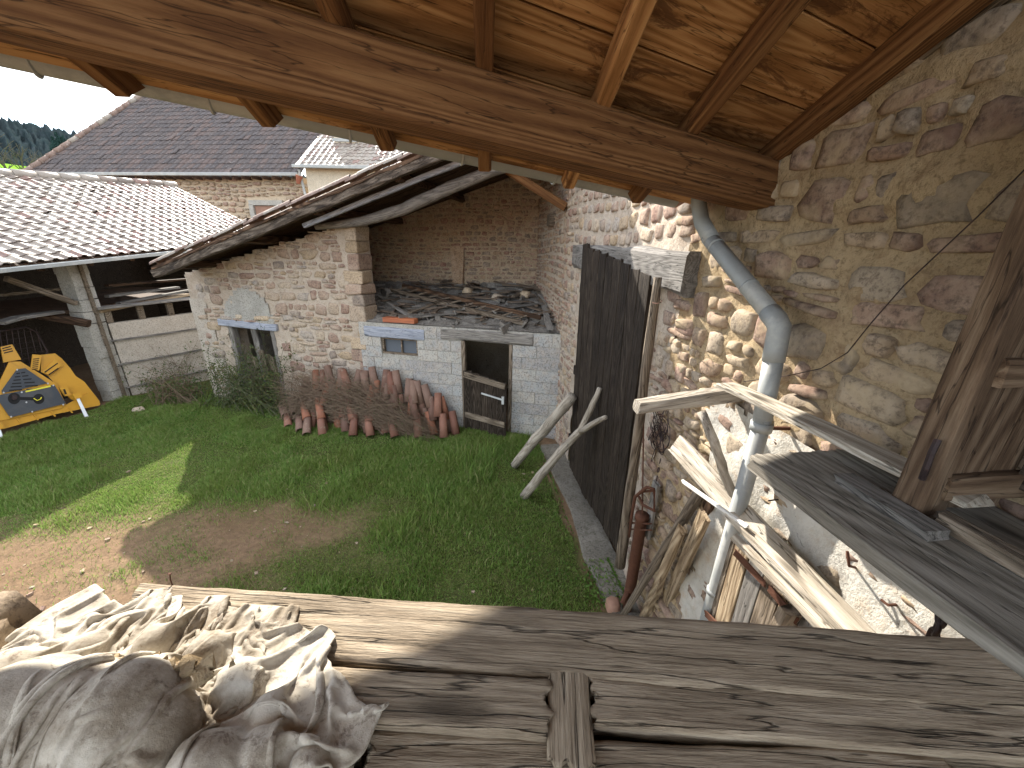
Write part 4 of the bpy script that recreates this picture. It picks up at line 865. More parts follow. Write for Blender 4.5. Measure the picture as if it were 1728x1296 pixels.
def bare_tree(px, d, hgt, lab, seed):
    rs = random.Random(seed); a_, = (math.degrees(math.atan2(ray(px, 290)[0], ray(px, 290)[1])),); b0 = azv(a_) * d; b0[2] = d * math.tan(math.radians(4.3))
    t = thing('bare_tree', b0, lab, 'tree', 'bare trees in the far pasture'); tr, cr_ = MB(), MB()
    tr.tube([b0 - np.array([0, 0, 1]), b0 + np.array([0, 0, hgt * .35])], [hgt * .03, hgt * .02], 6)
    def br(p, dv, ln, r_, lv):
        q = p + dv * ln; cr_.tube([p, (p + q) / 2 + np.array([rs.uniform(-1, 1), 0, rs.uniform(-1, 1)]) * ln * .07, q], [r_, r_ * .8, r_ * .6], 3, cap=False)
        if lv > 0:
            for _ in range(4 if lv > 1 else 3):
                n_ = dv + np.array([rs.uniform(-1, 1), rs.uniform(-1, 1), rs.uniform(-.4, .8)]) * .75; n_ /= np.linalg.norm(n_); br(q if rs.random() < .5 else p + dv * ln * rs.uniform(.5, 1), n_, ln * rs.uniform(.6, .8), r_ * .6, lv - 1)
    for k in range(5):
        n_ = np.array([rs.uniform(-1, 1), rs.uniform(-1, 1), 1.2]); n_ /= np.linalg.norm(n_); br(b0 + np.array([0, 0, hgt * (.22 + .03 * k)]), n_, hgt * .28, hgt * .014, 3)
    obj('trunk', tr, bark, t); obj('crown', cr_, bark, t)
bare_tree(14, 120, 11, 'wide bare tree at the far left edge above the tiled shed roof', 1)
bare_tree(55, 210, 13, 'smaller bare tree right of the wide one in the far pasture', 2)
bare_tree(88, 240, 14, 'hazy bare tree near the hip of the farmhouse roof', 5)
conif = plain('conifer', (.02, .045, .04), .9, .1, 0, var=.4, sc=.5)
cl = ['leftmost', 'second from left', 'third from left', 'fourth from left', 'fifth from left', 'rightmost']
for k in range(6):
    px = 93 + 8.5 * k; a_ = math.degrees(math.atan2(ray(px, 245)[0], ray(px, 245)[1])); d = 640; z0 = d * math.tan(math.radians(7.5)) - 6; b0 = azv(a_) * d; b0[2] = z0; t = thing('conifer', b0, cl[k] + ' of the dark conifers on the skyline left of the farmhouse', 'tree', 'conifers on the skyline'); hh = random.uniform(16, 22)
    cc_ = MB(); 
    for q in range(70):
        zz = random.uniform(.1, 1); r_ = (1 - zz) * 5 + .6; t_ = random.uniform(0, 6.28); cc_.box(b0 + np.array([r_ * .6 * math.cos(t_), r_ * .6 * math.sin(t_), zz * hh]), (r_ * .5, r_ * .4, .7), j=.4)
    obj('crown', cc_, conif, t); obj('trunk', MB().tube([b0, b0 + np.array([0, 0, hh * .5])], .5, 5), bark, t)
# ------------------------------------------------------------------ clutter along the barn wall
ZK = 2.505
shelf = thing('grey_shelf', WB(.6, ZK, .3), 'wide grey plank shelf running along the barn wall toward the viewer', 'shelf')
hero_plank('shelf_plank', WB(1.30, ZK, .29), WB(-.5, ZK, .29), .53, .032, W_SHELF, shelf, nx=90, ny=40, amp=.0012, seed=11., edge=.001)
board('front_lip', WB(1.28, ZK - .02, .562), WB(-.5, ZK - .02, .562), .022, .042, W_SHELF, shelf, n=8)
a_, b_ = onB(1420, 800, .3), onB(1585, 905, .36)
board('thin_board', np.array([*G(1425, 805, ZK + .012)]), np.array([*G(1583, 905, ZK + .012)]), .075, .02, W_GREY, n=6, jit=.006, label='short grey board lying on the wide shelf by the wall', cat='board')
lb_ = [onB(1222, 648, .26), onB(1478, 768, .22)]
board('bleached_board', lb_[0], lb_[0] + (lb_[1] - lb_[0]) * 1.35, .105, .022, W_PALE, n=10, jit=.006, endj=.02, warp=.01, label='sun-bleached board lying across the drainpipe onto the grey shelf', cat='board')
stub = thing('bracket_beam', WB(2.07, 2.4, .3), 'rough wooden stub beam jutting from the sunlit wall left of the drainpipe', 'beam')
board('stub', onB(1076, 686, .60), WB(2.08, 2.43, -.02), .095, .075, W_GREYL, stub, n=8, jit=.008, endj=.012, cham=.2)
limb('brace', [onB(1183, 694, .30), onB(1205, 745, .26), onB(1222, 800, .18), onB(1250, 865, .08)], [.024, .026, .025, .022], W_GREYL, stub)
cup = thing('wall_cupboard', WB(.6, ZK, .2), 'open dark wooden cupboard standing on the grey shelf at the right edge', 'cupboard')
pb_ = onB(1535, 862, .30); pb_[2] = ZK
board('front_post', pb_, pb_ + np.array([.01, .01, 1.15]), .075, .06, W_CUP, cup, up=NB, n=6, jit=.003)
sp_ = float(pb_[1]); 
board('bottom_rail', WB(sp_ - .03, ZK + .022, .30), WB(-.6, ZK + .022, .30), .05, .04, W_GREYBR, cup, n=4)
for k in range(3): board('side_board', WB(sp_ + .03, ZK, .25 - .09 * k), WB(sp_ + .03, ZK + 1.15, .25 - .09 * k), .085, .02, W_CUP, cup, up=UB, n=3)
for z_ in (.09, .42): board('side_rail', WB(sp_ + .005, ZK + z_, .28), WB(sp_ + .005, ZK + z_, .01), .07, .03, W_CUP, cup, up=UB, n=2)
for k in range(5): board('back_board_shade', WB(sp_, ZK + .18 + .2 * k, .045), WB(-.6, ZK + .18 + .2 * k, .045), .19, .02, W_BLACK, cup, up=NB, n=2)  # coloured black to stand for the shade deep in the cupboard
board('inner_rail', WB(sp_, ZK + .36, .12), WB(-.6, ZK + .30, .12), .05, .04, W_CUP, cup, n=2)
board('top_board', WB(sp_ + .05, ZK + 1.16, .15), WB(-.6, ZK + 1.16, .15), .36, .025, W_CUP, cup, n=2)  # top added to keep the inside dark
obj('handle', MB().tube([onB(1583, 742, .345), onB(1572, 765, .36), onB(1563, 790, .36), onB(1556, 808, .345)], .008, 6), IRON, cup)
for k in range(3):
    l_ = ['flat pale stone on the cupboard floor', 'small round stone beside the flat pale stone in the cupboard', 'chip of stone at the front of the cupboard floor'][k]
    c_ = WB(.72 - .13 * k, ZK + .01, .17 + .03 * k); vs, fs = stone_geo(lambda s, z, o: c_ + UB * s + NB * z + np.array([0, 0, 1]) * o, (-.05, .05, -.04, .04), 0, .04); obj('loose_stone', MB().add(vs, [f[::-1] for f in fs]), S_CREAM, smooth=True, label=l_, cat='stone', group='stones in the cupboard')
led = thing('ledger_board', onB(1290, 915, .12), 'long bleached board running along the wall under the bracket beam', 'board')
board('plank', onB(1140, 748, .16), onB(1470, 1105, .13), .125, .03, W_PALE, led, up=NB + np.array([0, 0, .55]), n=10, jit=.006)
for k, (a_, b_, o_, m_, lab) in enumerate([((1152, 812), (1262, 890), .33, WHITEP, 'thin white lath poking out left of the drainpipe'), ((1232, 870), (1462, 1095), .30, W_PALE, 'pale rail below the long bleached board'), ((1238, 905), (1420, 1090), .33, W_PALE, 'lower pale rail along the top of the plank gate')]):
    board('rail', onB(*a_, o_), onB(*b_, o_ - .02), [.018, .05, .035][k], [.015, .03, .03][k], m_, n=6, jit=.003, label=lab, cat='rail')
gate = thing('plank_gate', WB(1.4, 0, .2), 'weathered plank stable gate with rusty strap hinges under the rails', 'gate')
for k in range(7):
    s_ = 1.72 - .105 * k; board('plank', WB(s_, .05, .16), WB(s_, 1.74 + random.uniform(-.02, .03), .16), .098, .025, [W_GREYBR, W_TAN, W_GREY][k % 3], gate, up=NB, n=4, jit=.003)
for (a_, b_) in (((1240, 932), (1290, 985)), ((1298, 992), (1345, 1048)), ((1190, 1035), (1215, 1062))): board('strap_hinge', onB(*a_, .20), onB(*b_, .20), .035, .008, RUST, gate, up=NB, n=3, jit=.004)
board('gate_block', onB(1318, 1060, .21), onB(1335, 1030, .21), .07, .05, W_GREYBR, gate, n=2)
# things leaning in the corner
def lean(name, a_, b_, offt, w_, t_, mat, lab, **k):
    A_ = G(*b_); B_ = onB(*a_, offt); d_ = B_ - A_; return board(name, A_, B_, w_, t_, mat, label=lab, cat='plank', group='timber leaning in the wall corner', up=NB, **k)
limb('leaning_pole', [G(1047, 1045), G(1047, 1045) * .5 + onB(1180, 832, .06) * .5 + np.array([.01, 0, .02]), onB(1180, 832, .06)], [.028, .034, .036], W_GREYBR, label='grey crooked pole leaning leftmost in the corner by the iron pump', cat='pole', group='timber leaning in the wall corner')
lean('leaning_plank', (1152, 892), (1084, 1048), .14, .05, .05, W_TAN, 'splintered narrow plank between the crooked pole and the tan plank', n=7, jit=.012, endj=.05)
lean('leaning_plank', (1190, 868), (1108, 1056), .16, .085, .04, W_TAN, 'broad tan plank leaning nearest the drainpipe', n=6, jit=.008, endj=.04)
lean('leaning_plank', (1200, 845), (1125, 1010), .04, .08, .03, W_DARK, 'dark plank hidden behind the broad tan plank', n=4)
pump = thing('iron_pump', onB(1078, 960, .12), 'rusty iron hand pump standing against the wall beside the black door', 'pump')
c0 = onB(1078, 905, .13); zt_ = float(onB(1080, 862, .13)[2]); zb_ = .02
obj('barrel', MB().tube([np.array([c0[0], c0[1], z]) for z in (zb_, .12, .16, .3, zt_ - .06, zt_ - .04, zt_)], [.045, .04, .05, .048, .048, .058, .056], 12), RUST, pump, smooth=True)
obj('rod', MB().tube([np.array([c0[0], c0[1], zt_]), onB(1086, 715, .13)], .006, 6), RUST, pump)
obj('lever', MB().tube([onB(1062, 905, .18), onB(1066, 870, .19), onB(1072, 838, .19), onB(1092, 822, .17), onB(1104, 826, .15)], [.012, .013, .014, .013, .012], 7), RUST, pump, smooth=True)
obj('yoke', MB().tube([onB(1078, 838, .15), onB(1085, 852, .15), onB(1104, 862, .15), onB(1104, 828, .15), onB(1080, 830, .15)], .012, 6), RUST, pump)
for y_ in (882, 893): board('strap', onB(1062, y_, .17), onB(1098, y_ + 2, .12), .02, .01, RUST, pump, n=2)
obj('spout', MB().tube([np.array([c0[0], c0[1], .28]), np.array([c0[0] - .05, c0[1] - .05, .27]), np.array([c0[0] - .09, c0[1] - .09, .22])], [.025, .024, .022], 8), RUST, pump, smooth=True)
board('round_top_board', onB(1092, 905, .06), onB(1108, 815, .06), .085, .025, W_GREY, up=NB, n=5, jit=.004, label='grey board with rounded top hanging behind the iron pump', cat='board')
coil = MB(); rs = random.Random(4)
for k in range(16):
    cx_, cy_ = 1112 + rs.uniform(-5, 5), 712 + rs.uniform(-4, 40); rx, ry = rs.uniform(6, 16), rs.uniform(10, 34); ph = rs.uniform(0, 6)
    coil.tube([onB(cx_ + rx * math.cos(t + ph), cy_ + ry * math.sin(t), .06 + .03 * math.sin(t * 2 + ph)) for t in np.linspace(0, rs.uniform(4, 6.6), 14)], .0032, 4)
obj('wire_coil', coil, IRON, label='tangled coil of black wire hanging on the wall above the pump', cat='wire')
def chain(name, pts, r_, wr, mat, lab):
    t = thing(name, pts[0], lab, 'chain')
    for k in range(len(pts) - 1):
        c_ = (pts[k] + pts[k + 1]) / 2; d_ = pts[k + 1] - pts[k]; d_ /= np.linalg.norm(d_); sd = NB if k % 2 else np.cross(NB, d_); sd = sd / np.linalg.norm(sd)
        sd = sd * .8 + (np.cross(NB, d_) if k % 2 else NB) * .55; sd /= np.linalg.norm(sd)
        obj('link', MB().tube([c_ + d_ * r_ * 1.35 * math.cos(a) + sd * r_ * .85 * math.sin(a) for a in np.linspace(0, 2 * math.pi, 17)], wr, 6, cap=False), mat, t, smooth=True)
chain('thin_chain', [onB(1116, 770, .06), onB(1112, 786, .06), onB(1110, 800, .06), onB(1107, 815, .06)], .016, .004, IRON, 'short thin chain hanging below the wire coil')
chain('rusty_chain', [onB(1592, 1030, .50), onB(1586, 1050, .50), onB(1578, 1068, .50), onB(1570, 1086, .50)], .018, .0055, IRON, 'heavy rusty chain of rings dangling from the shelf edge')
for path, lab in (([(1430, 930), (1433, 955), (1449, 959)], 'upper rusty iron hook in the whitewashed wall'), ([(1487, 1012), (1498, 1021), (1521, 1020)], 'lower rusty iron hook in the whitewashed wall')):
    obj('wall_hook', MB().tube([onB(path[0][0], path[0][1], .09), onB(*path[1], .09), onB(*path[2], -.01)], .0055, 6), RUST, label=lab, cat='hook')
obj('wall_nail', MB().tube([onB(1297, 845, .09), onB(1326, 841, -.02)], .004, 5), IRON, label='long nail sticking out of the whitewash beside the drainpipe', cat='nail')
wp_ = [(1760, 255), (1650, 365), (1525, 482), (1470, 545), (1430, 595), (1385, 622), (1330, 634), (1255, 644)]
obj('stray_wire', MB().tube([onB(x, y, .09 + .03 * (k == 3)) for k, (x, y) in enumerate(wp_)], .0022, 5), IRON, label='thin dark wire strung across the stone wall to the drainpipe', cat='wire')
# logs leaning on the barn door
l0, l1 = G(868, 790), onB(966, 668, .20)
limb('split_log', [l0 + np.array([0, 0, .05]), l0 * .7 + l1 * .3 + np.array([0, 0, .06]), l0 * .35 + l1 * .65 + np.array([.0, 0, .02]), l1], [.062, .072, .075, .07], W_GREYL, label='thick straight grey log leaning on the black barn door', cat='log', group='logs on the barn door')
fl = thing('forked_log', G(884, 842), 'forked bleached branch leaning on the black barn door in front of the thick log', 'log', 'logs on the barn door')
f0, f1, f2, f3 = G(884, 842) + np.array([0, 0, .04]), onB(1012, 655, .14), onB(1022, 704, .22), None
fm = f0 * .30 + onB(985, 722, .24) * .70 + np.array([0, 0, .05]); fk = onB(985, 722, .24)
limb('trunk', [f0, f0 * .7 + fk * .3 + np.array([0, 0, .03]), f0 * .35 + fk * .65 + np.array([0, 0, .05]), fk], [.06, .058, .05, .045], W_GREYL, fl)
limb('upper_fork', [fk - (fk - f0) * .06, onB(997, 690, .2), f1], [.043, .036, .026], W_GREYL, fl)
limb('lower_fork', [fk - (fk - f0) * .05, onB(1006, 712, .24), f2], [.036, .03, .022], W_GREYL, fl)
obj('clay_pipe', MB().tube([G(938, 735) + np.array([0, 0, .06]), G(956, 748) + np.array([0, 0, .07])], .062, 10), T_TERRA, smooth=True, label='short terracotta pipe lying behind the logs at the door foot', cat='pipe')
c_ = G(1034, 1022, .06); vs, fs = stone_geo(lambda s, z, o: c_ + azv(90) * s + azv(0) * z + np.array([0, 0, 1]) * o, (-.08, .08, -.07, .07), 0, .06); obj('clay_shard', MB().add(vs, fs), T_TERRA, smooth=True, label='round red clay shard on the ground by the leaning poles', cat='shard')
# ------------------------------------------------------------------ heap of canal tiles
def canal(Ln=.42, r0=.082, r1=.066, n=6, th=.012):
    mb = MB()
    for rr in (0, th):
        for x, r_ in ((0, r0), (Ln, r1)):
            for q in range(n + 1): a = math.pi * q / n; mb.v.append((x, (r_ - rr) * math.cos(a), (r_ - rr) * math.sin(a) * .9))
    k = n + 1; mb.f = [(q, q + 1, k + q + 1, k + q) for q in range(n)] + [(2 * k + q, 3 * k + q, 3 * k + q + 1, 2 * k + q + 1) for q in range(n)] + [(q, 2 * k + q, 2 * k + q + 1, q + 1) for q in range(n)] + [(k + q, k + q + 1, 3 * k + q + 1, 3 * k + q) for q in range(n)] + [(0, k, 3 * k, 2 * k), (n, 2 * k + n, 3 * k + n, k + n)]
    return mb
can = mesh(canal(), 'canal_tile', True); can.materials.append(T_HEAP)
def put_tile(P, X, up, lab, grp): return obj('canal_tile', can, None, None, frame(P, X, up), label=lab, cat='roof tile', group=grp)
ORD = 'one two three four five six seven eight nine ten eleven twelve thirteen fourteen fifteen sixteen seventeen eighteen nineteen twenty twenty-one twenty-two twenty-three twenty-four'.split()
_hx = [485, 505, 528, 552, 664, 687, 708, 730, 750, 768]; _hy = [690, 660, 640, 632, 638, 646, 654, 668, 685, 702]
hp = [(px, float(np.interp(px, _hx, _hy)) + random.uniform(-5, 5), max(1, min(4, int(round((726 - float(np.interp(px, _hx, _hy))) / 24))))) for px in np.arange(484, 770, 12.6)]
for k, (px, py, nn) in enumerate(hp):
    top = onC(px, py, .22); b_ = G(px + 6 + random.uniform(-8, 8), 724 + (k % 3) * 6 + (px - 480) * .02)
    dv = top - b_; ln = float(np.linalg.norm(dv)); dv = dv / ln
    for j in range(nn):
        P = b_ + dv * (ln * (j + .0) / max(nn, 1) * .92) + np.array([0, 0, .03 + .012 * (j % 2)]) + UC * random.uniform(-.035, .035)
        X = dv + UC * random.uniform(-.24, .24) + np.array([0, 0, random.uniform(-.08, .10)]); up_ = NC * .75 + np.array([0, 0, .65])
        put_tile(P, X, up_, ['lowest', 'second', 'third', 'fourth'][j] + ' terracotta canal tile up in column ' + ORD[k] + ' from the left of the bramble-covered heap', 'canal tiles heaped before the shed')
for (px, py, azm, lab) in ((485, 702, 60, 'loose terracotta tile at the left foot of the tile heap'), (570, 722, 30, 'loose terracotta tile fallen before the middle of the heap'), (600, 716, -20, 'tilted terracotta tile beside the one fallen before the heap'), (768, 712, 5, 'single terracotta tile at the right foot of the heap'), (665, 728, 80, 'terracotta tile lying flat in the grass before the heap')):
    put_tile(G(px, py) + np.array([0, 0, .03]), azv(azm, .35), (0, 0, 1), lab, 'loose tiles round the heap')
mb = MB(); cs_ = [onC(495, 680, .12), onC(560, 650, .12), onC(690, 660, .12), onC(768, 716, .12)]
fr = [G(490, 712), G(560, 716), G(690, 722), G(768, 726)]
mb.v = [tuple(np.array([c[0], c[1], max(.0, c[2] - .12)])) for c in cs_] + [tuple(c + np.array([0, 0, -.05])) for c in fr] + [tuple(np.array([c[0], c[1], -.1]) - NC * .1) for c in cs_]
mb.f = [(0, 4, 5, 1), (1, 5, 6, 2), (2, 6, 7, 3), (0, 1, 9, 8), (1, 2, 10, 9), (2, 3, 11, 10)]
obj('tile_rubble', mb, T_TERRA, label='broken tile rubble underneath the heap of canal tiles', cat='rubble', kind='stuff')
# ------------------------------------------------------------------ cloth sack
sk = thing('cloth_sack', GS(300, 1180), 'crumpled dirty white canvas sack lying open on the plank platform', 'sack')
def sack_cloth(h, nx_, ny_, cx, cy, ang, cmp_, cols, seed, drop=.22, steps=120, skew=0.):
    """position-based cloth dropped, slack and gathered, over lumps on the planks"""
    X, Y = np.meshgrid((np.arange(nx_) - nx_ / 2) * h * cmp_, (np.arange(ny_) - ny_ / 2) * h * cmp_); X = X + Y * skew
    ca, sa = math.cos(ang), math.sin(ang); P = np.stack([cx + X * ca - Y * sa, cy + X * sa + Y * ca, np.full_like(X, ZS + drop)], -1)
    for j in range(ny_):
        for i in range(nx_): P[j, i, 2] += .05 * mnoise.noise(Vector((i * .10, j * .07, seed))) + .02 * mnoise.noise(Vector((i * .33, j * .27, seed + 5)))
    C_ = np.array([[*G(px, py, ZS + r * k), r] for px, py, r, k in cols]); V = np.zeros_like(P)
    def con(A, B, rest, k, comp=True):
        d = B - A; l = np.linalg.norm(d, axis=-1, keepdims=True) + 1e-9; e = l - rest
        if not comp: e = np.minimum(e, 0)
        c = d * (e / l) * .5 * k; A += c; B -= c
    dt = .012
    for step in range(steps):
        V[..., 2] -= 9.8 * dt; V *= .95; Q = P.copy(); P += V * dt
        for it in range(10):
            con(P[:, 0:-1:2], P[:, 1::2], h, 1.); con(P[:, 1:-1:2], P[:, 2::2], h, 1.)
            con(P[0:-1:2], P[1::2], h, 1.); con(P[1:-1:2], P[2::2], h, 1.)
            con(P[:-1, :-1], P[1:, 1:], h * 1.414, .2); con(P[1:, :-1], P[:-1, 1:], h * 1.414, .2)
            con(P[:, :-2], P[:, 2:], h * 1.75, .35, False); con(P[:-2], P[2:], h * 1.75, .35, False)
            con(P[:, :-4], P[:, 4:], h * 2.6, .15, False); con(P[:-4], P[4:], h * 2.6, .15, False)
            con(P[:, :-7], P[:, 7:], h * 4.9, .12, False); con(P[:-7], P[7:], h * 4.9, .12, False)
            for c in C_:
                d = P - c[:3]; l = np.linalg.norm(d, axis=-1, keepdims=True) + 1e-9; m2 = l < c[3]; P += np.where(m2, d / l * (c[3] - l), 0); P += np.where(m2, (Q - P) * np.array([.45, .45, .0]), 0)
            fl_ = ZS + .007; m_ = P[..., 2] < fl_; P[..., 2] = np.where(m_, fl_, P[..., 2]); P[..., :2] = np.where(m_[..., None], Q[..., :2] * .7 + P[..., :2] * .3, P[..., :2])
        V = (P - Q) / dt; sp = np.linalg.norm(V, axis=-1, keepdims=True); V *= np.minimum(1, 1.2 / (sp + 1e-9))
    idx = np.arange(nx_ * ny_).reshape(ny_, nx_); q = np.stack([idx[:-1, :-1], idx[:-1, 1:], idx[1:, 1:], idx[1:, :-1]], -1).reshape(-1, 4)
    return mesh_np(P.reshape(-1, 3), q, 'sack_cloth', True)
CL = MT('dirty_canvas', .95, .05); v = CL.coord(rand=False); a = CL.noise(v, 7, 7, .7); b = CL.noise(v, 30, 6, .75, .3); c = CL.noise(v, 380, 2, .5); e = CL.noise(v, 55, 5, .7)
cc = CL.ramp(a, [(.36, (.26, .22, .17)), (.56, (.54, .50, .43))]); cc = CL.mix(CL.ramp(b, [(.54, BG(0)), (.66, BG(.75))]), cc, (.12, .085, .06)); CL.col(cc); CL.bump((e, .45, .006), (b, .3, .006), (c, .3, .0008)); CL = CL.m
def cloth(name, *a, **k):
    so = obj(name, sack_cloth(*a, **k), CL, sk); md = so.modifiers.new('s', 'SUBSURF'); md.levels = 1; md.render_levels = 1
    md = so.modifiers.new('t', 'SOLIDIFY'); md.thickness = .0035
rim = [(60, 1130, .032, .3), (150, 1100, .034, .3), (262, 1088, .034, .4), (350, 1100, .034, .4), (405, 1150, .036, .4), (455, 1200, .028, .4), (10, 1150, .05, .4)]
low = [(110, 1235, .085, .25), (205, 1235, .085, .25), (255, 1250, .06, .3), (20, 1260, .10, .2), (440, 1275, .035, .3), (350, 1310, .05, .3), (520, 1290, .025, .4)]
c1 = G(235, 1155, ZS); c2 = G(120, 1235, ZS); c3 = G(440, 1235, ZS)
cloth('mouth', .0085, 92, 54, c1[0] - .045, c1[1] - .014, -.05, .56, rim + low, 2.2, steps=90)
cloth('side', .0085, 56, 66, c3[0] - .06, c3[1] - .045, -.55, .54, rim + low, 12.7, drop=.2, steps=90)
low2 = [(p, q_ - 10, r * 1.05, k) for p, q_, r, k in low] + [(215, 1175, .045, .9), (130, 1180, .05, .9), (45, 1195, .055, .9), (285, 1215, .03, 1.3)]
cloth('front_fold', .0085, 92, 66, c2[0] - .01, c2[1] - .015, .08, .56, low2, 31.4, drop=.28, steps=90)
lum = MB()
for k in range(90):
    c_ = G(262 + random.gauss(0, 45), 1136 + random.gauss(0, 7), ZS + .055); r_ = random.choice((.003, .004, .006, .010)); lum.box(c_ + np.array([0, 0, .01]), (r_, r_ * .8, r_ * .7), (.8, .6, 0), (-.6, .8, 0), j=r_ * .3)
obj('rubble', lum, M_NEAR, sk, kind='stuff')
# stone on the wall end at the far left
for (px, py, r_, lab) in ((5, 1045, .055, 'brown rough stone at the left edge beside the platform'), (-12, 1098, .045, 'lower brown stone under the one at the left edge')):
    c_ = G(px - 25, py + 10, ZS + .0); vs, fs = stone_geo(lambda s, z, o: c_ + azv(65) * s + np.array([0, 0, 1]) * z + azv(155) * o, (-r_, r_, -r_, r_), 0, r_ * 1.1, 12)
    obj('edge_stone', MB().add(vs, [f for f in fs]), S_NEAR, smooth=True, label=lab, cat='stone', group='stones at the platform end')
pr = thing('side_pier', (-1.15, .3, 0), 'rubble stone pier carrying the left end of the platform', 'pier'); obj('core', MB().box((-1.2, .22, 1.2), (.28, .32, 1.22), j=.02), M_NEAR, pr)
# ------------------------------------------------------------------ grass, weeds, brambles
def sstep(a, b, x): t = np.clip((x - a) / (b - a), 0, 1); return t * t * (3 - 2 * t)
_g = rng.normal(size=(64, 64))
def vnoise(x, y):
    xi, yi = np.floor(x).astype(int), np.floor(y).astype(int); fx, fy = x - xi, y - yi; fx, fy = fx * fx * (3 - 2 * fx), fy * fy * (3 - 2 * fy)
    g = lambda a, b: _g[a % 64, b % 64]; return (g(xi, yi) * (1 - fx) + g(xi + 1, yi) * fx) * (1 - fy) + (g(xi, yi + 1) * (1 - fx) + g(xi + 1, yi + 1) * fx) * fy
def grass_density(x, y):
    n1 = vnoise(x * 1.3, y * 1.3) * .5 + vnoise(x * 3.1 + 9, y * 3.1) * .3
    lush = sstep(-3.1, -1.9, x + n1 * .7) * sstep(1.4, 2.0, y)
    far_ = sstep(3.4, 4.5, y + n1 * .6 + (x + 5) * .12)
    left = sstep(-4.9, -5.9, x + n1 * .4) * sstep(3.0, 4.0, y + n1 * .5)
    d = np.maximum(np.maximum(lush, far_), left * .9)
    worn = np.exp(-((x + 2.7) / 1.1) ** 2 - ((y - 3.75) / .45) ** 2)      # bare track
    d = np.maximum(d * (1 - .85 * worn), (.14 + .40 * np.clip(n1 * 2.2, 0, 1)) * (1 - .8 * sstep(-2.2, -3.0, x) * sstep(3.9, 3.3, y))); 
    # keep off the wall apron, buildings and the winch
    xb = .93 + .1317 * (5 - y); d *= (x < xb - .38 + n1 * .06)
    so = (x - PC[0]) * NC[0] + (y - PC[1]) * NC[1]; sc_ = (x - PC[0]) * UC[0] + (y - PC[1]) * UC[1]; d *= ~((so < .05) & (sc_ > SL - .1))
    d *= ~((sc_ > -4.1) & (sc_ < -.95) & (so < .5)); d *= x > -8.15 + (y - 7) * .25
    return d
_co = np.empty(len(GROUND.data.vertices) * 3); GROUND.data.vertices.foreach_get('co', _co); _co = _co.reshape(-1, 3)
_at = GROUND.data.attributes.new('turf', 'FLOAT', 'POINT'); _at.data.foreach_set('value', np.clip(grass_density(_co[:, 0], _co[:, 1]), 0, 1).astype(np.float32))
def blades(n, xr, yr, hr, wd, seed=0, dens=grass_density):
    x = rng.uniform(*xr, n); y = rng.uniform(*yr, n); d = dens(x, y); k = rng.uniform(size=n) < d; x, y, d = x[k], y[k], d[k]; n = len(x)
    tuft = .6 + .5 * np.clip(vnoise(x * 2.2 + 30, y * 2.2 + 5), -.8, 1.2); hh = rng.uniform(*hr, n) * tuft * (.45 + .55 * d); a = rng.uniform(0, 2 * np.pi, n); w_ = wd * rng.uniform(.6, 1.3, n) * (.6 + .4 * d)
    bend = hh * rng.uniform(.2, .9, n); b2 = rng.uniform(0, 2 * np.pi, n); z = np.array([gz(float(p), float(q)) for p, q in zip(x, y)])
    wx, wy = np.cos(a) * w_, np.sin(a) * w_; bx, by = np.cos(b2) * bend, np.sin(b2) * bend
    V = np.empty((n, 5, 3)); 
    V[:, 0] = np.stack([x - wx, y - wy, z - .005], 1); V[:, 1] = np.stack([x + wx, y + wy, z - .005], 1)
    V[:, 2] = np.stack([x - wx * .75 + bx * .35, y - wy * .75 + by * .35, z + hh * .6], 1); V[:, 3] = np.stack([x + wx * .75 + bx * .35, y + wy * .75 + by * .35, z + hh * .6], 1)
    V[:, 4] = np.stack([x + bx, y + by, z + hh], 1)
    b = (np.arange(n) * 5)[:, None]; T = np.concatenate([b + np.array([[0, 1, 3]]), b + np.array([[0, 3, 2]]), b + np.array([[2, 3, 4]])], 0)
    return mesh_np(V.reshape(-1, 3), T, 'blades')
def leafmat(name, pal, tr=.35):
    m = MT(name, .6, .3); g = m.n('NewGeometry'); c = m.ramp(g.outputs['Random Per Island'], [(i / (len(pal) - 1), p) for i, p in enumerate(pal)])
    n_ = m.noise(m.coord(rand=False), 1.6, 3, .5); c = m.mix(m.ramp(n_, [(.35, BG(0)), (.7, BG(.5))]), c, m.mix(.6, c, (.20, .21, .045)))
    m.col(c); t = m.n('BsdfTranslucent'); m.l(c, t.inputs['Color']); mx_ = m.n('MixShader'); mx_.inputs[0].default_value = tr
    out = m.t.nodes['Material Output']; m.l(m.b.outputs[0], mx_.inputs[1]); m.l(t.outputs[0], mx_.inputs[2]); m.l(mx_.outputs[0], out.inputs['Surface']); return m.m
GR = leafmat('grass_blades', [(.11, .20, .045), (.16, .28, .06), (.23, .36, .08), (.13, .24, .05), (.24, .32, .09), (.38, .35, .18)])
obj('grass', blades(620000, (-8.6, 1.1), (1.2, 8.2), (.03, .105), .0046), GR, kind='stuff', label='rough green grass over the courtyard', cat='grass')
obj('tall_grass', blades(16000, (-3., .9), (1.2, 6.4), (.12, .24), .005, dens=lambda x, y: grass_density(x, y) * (vnoise(x * 1.9 + 4, y * 1.9) > .25)), GR, kind='stuff', label='taller grass tufts in the courtyard', cat='grass')
def leaves(n, place, size, name, mat, label, cat):
    V = np.empty((n, 4, 3))
    for i in range(n):
        p = np.asarray(place()); a = rng.normal(size=3); a /= np.linalg.norm(a); b = np.cross(a, rng.normal(size=3)); b /= np.linalg.norm(b); s_ = size * rng.uniform(.5, 1.3)
        V[i] = [p - a * s_, p + b * s_ * .55, p + a * s_, p - b * s_ * .55]
    return mesh_np(V.reshape(-1, 3), np.arange(n * 4).reshape(-1, 4), name)
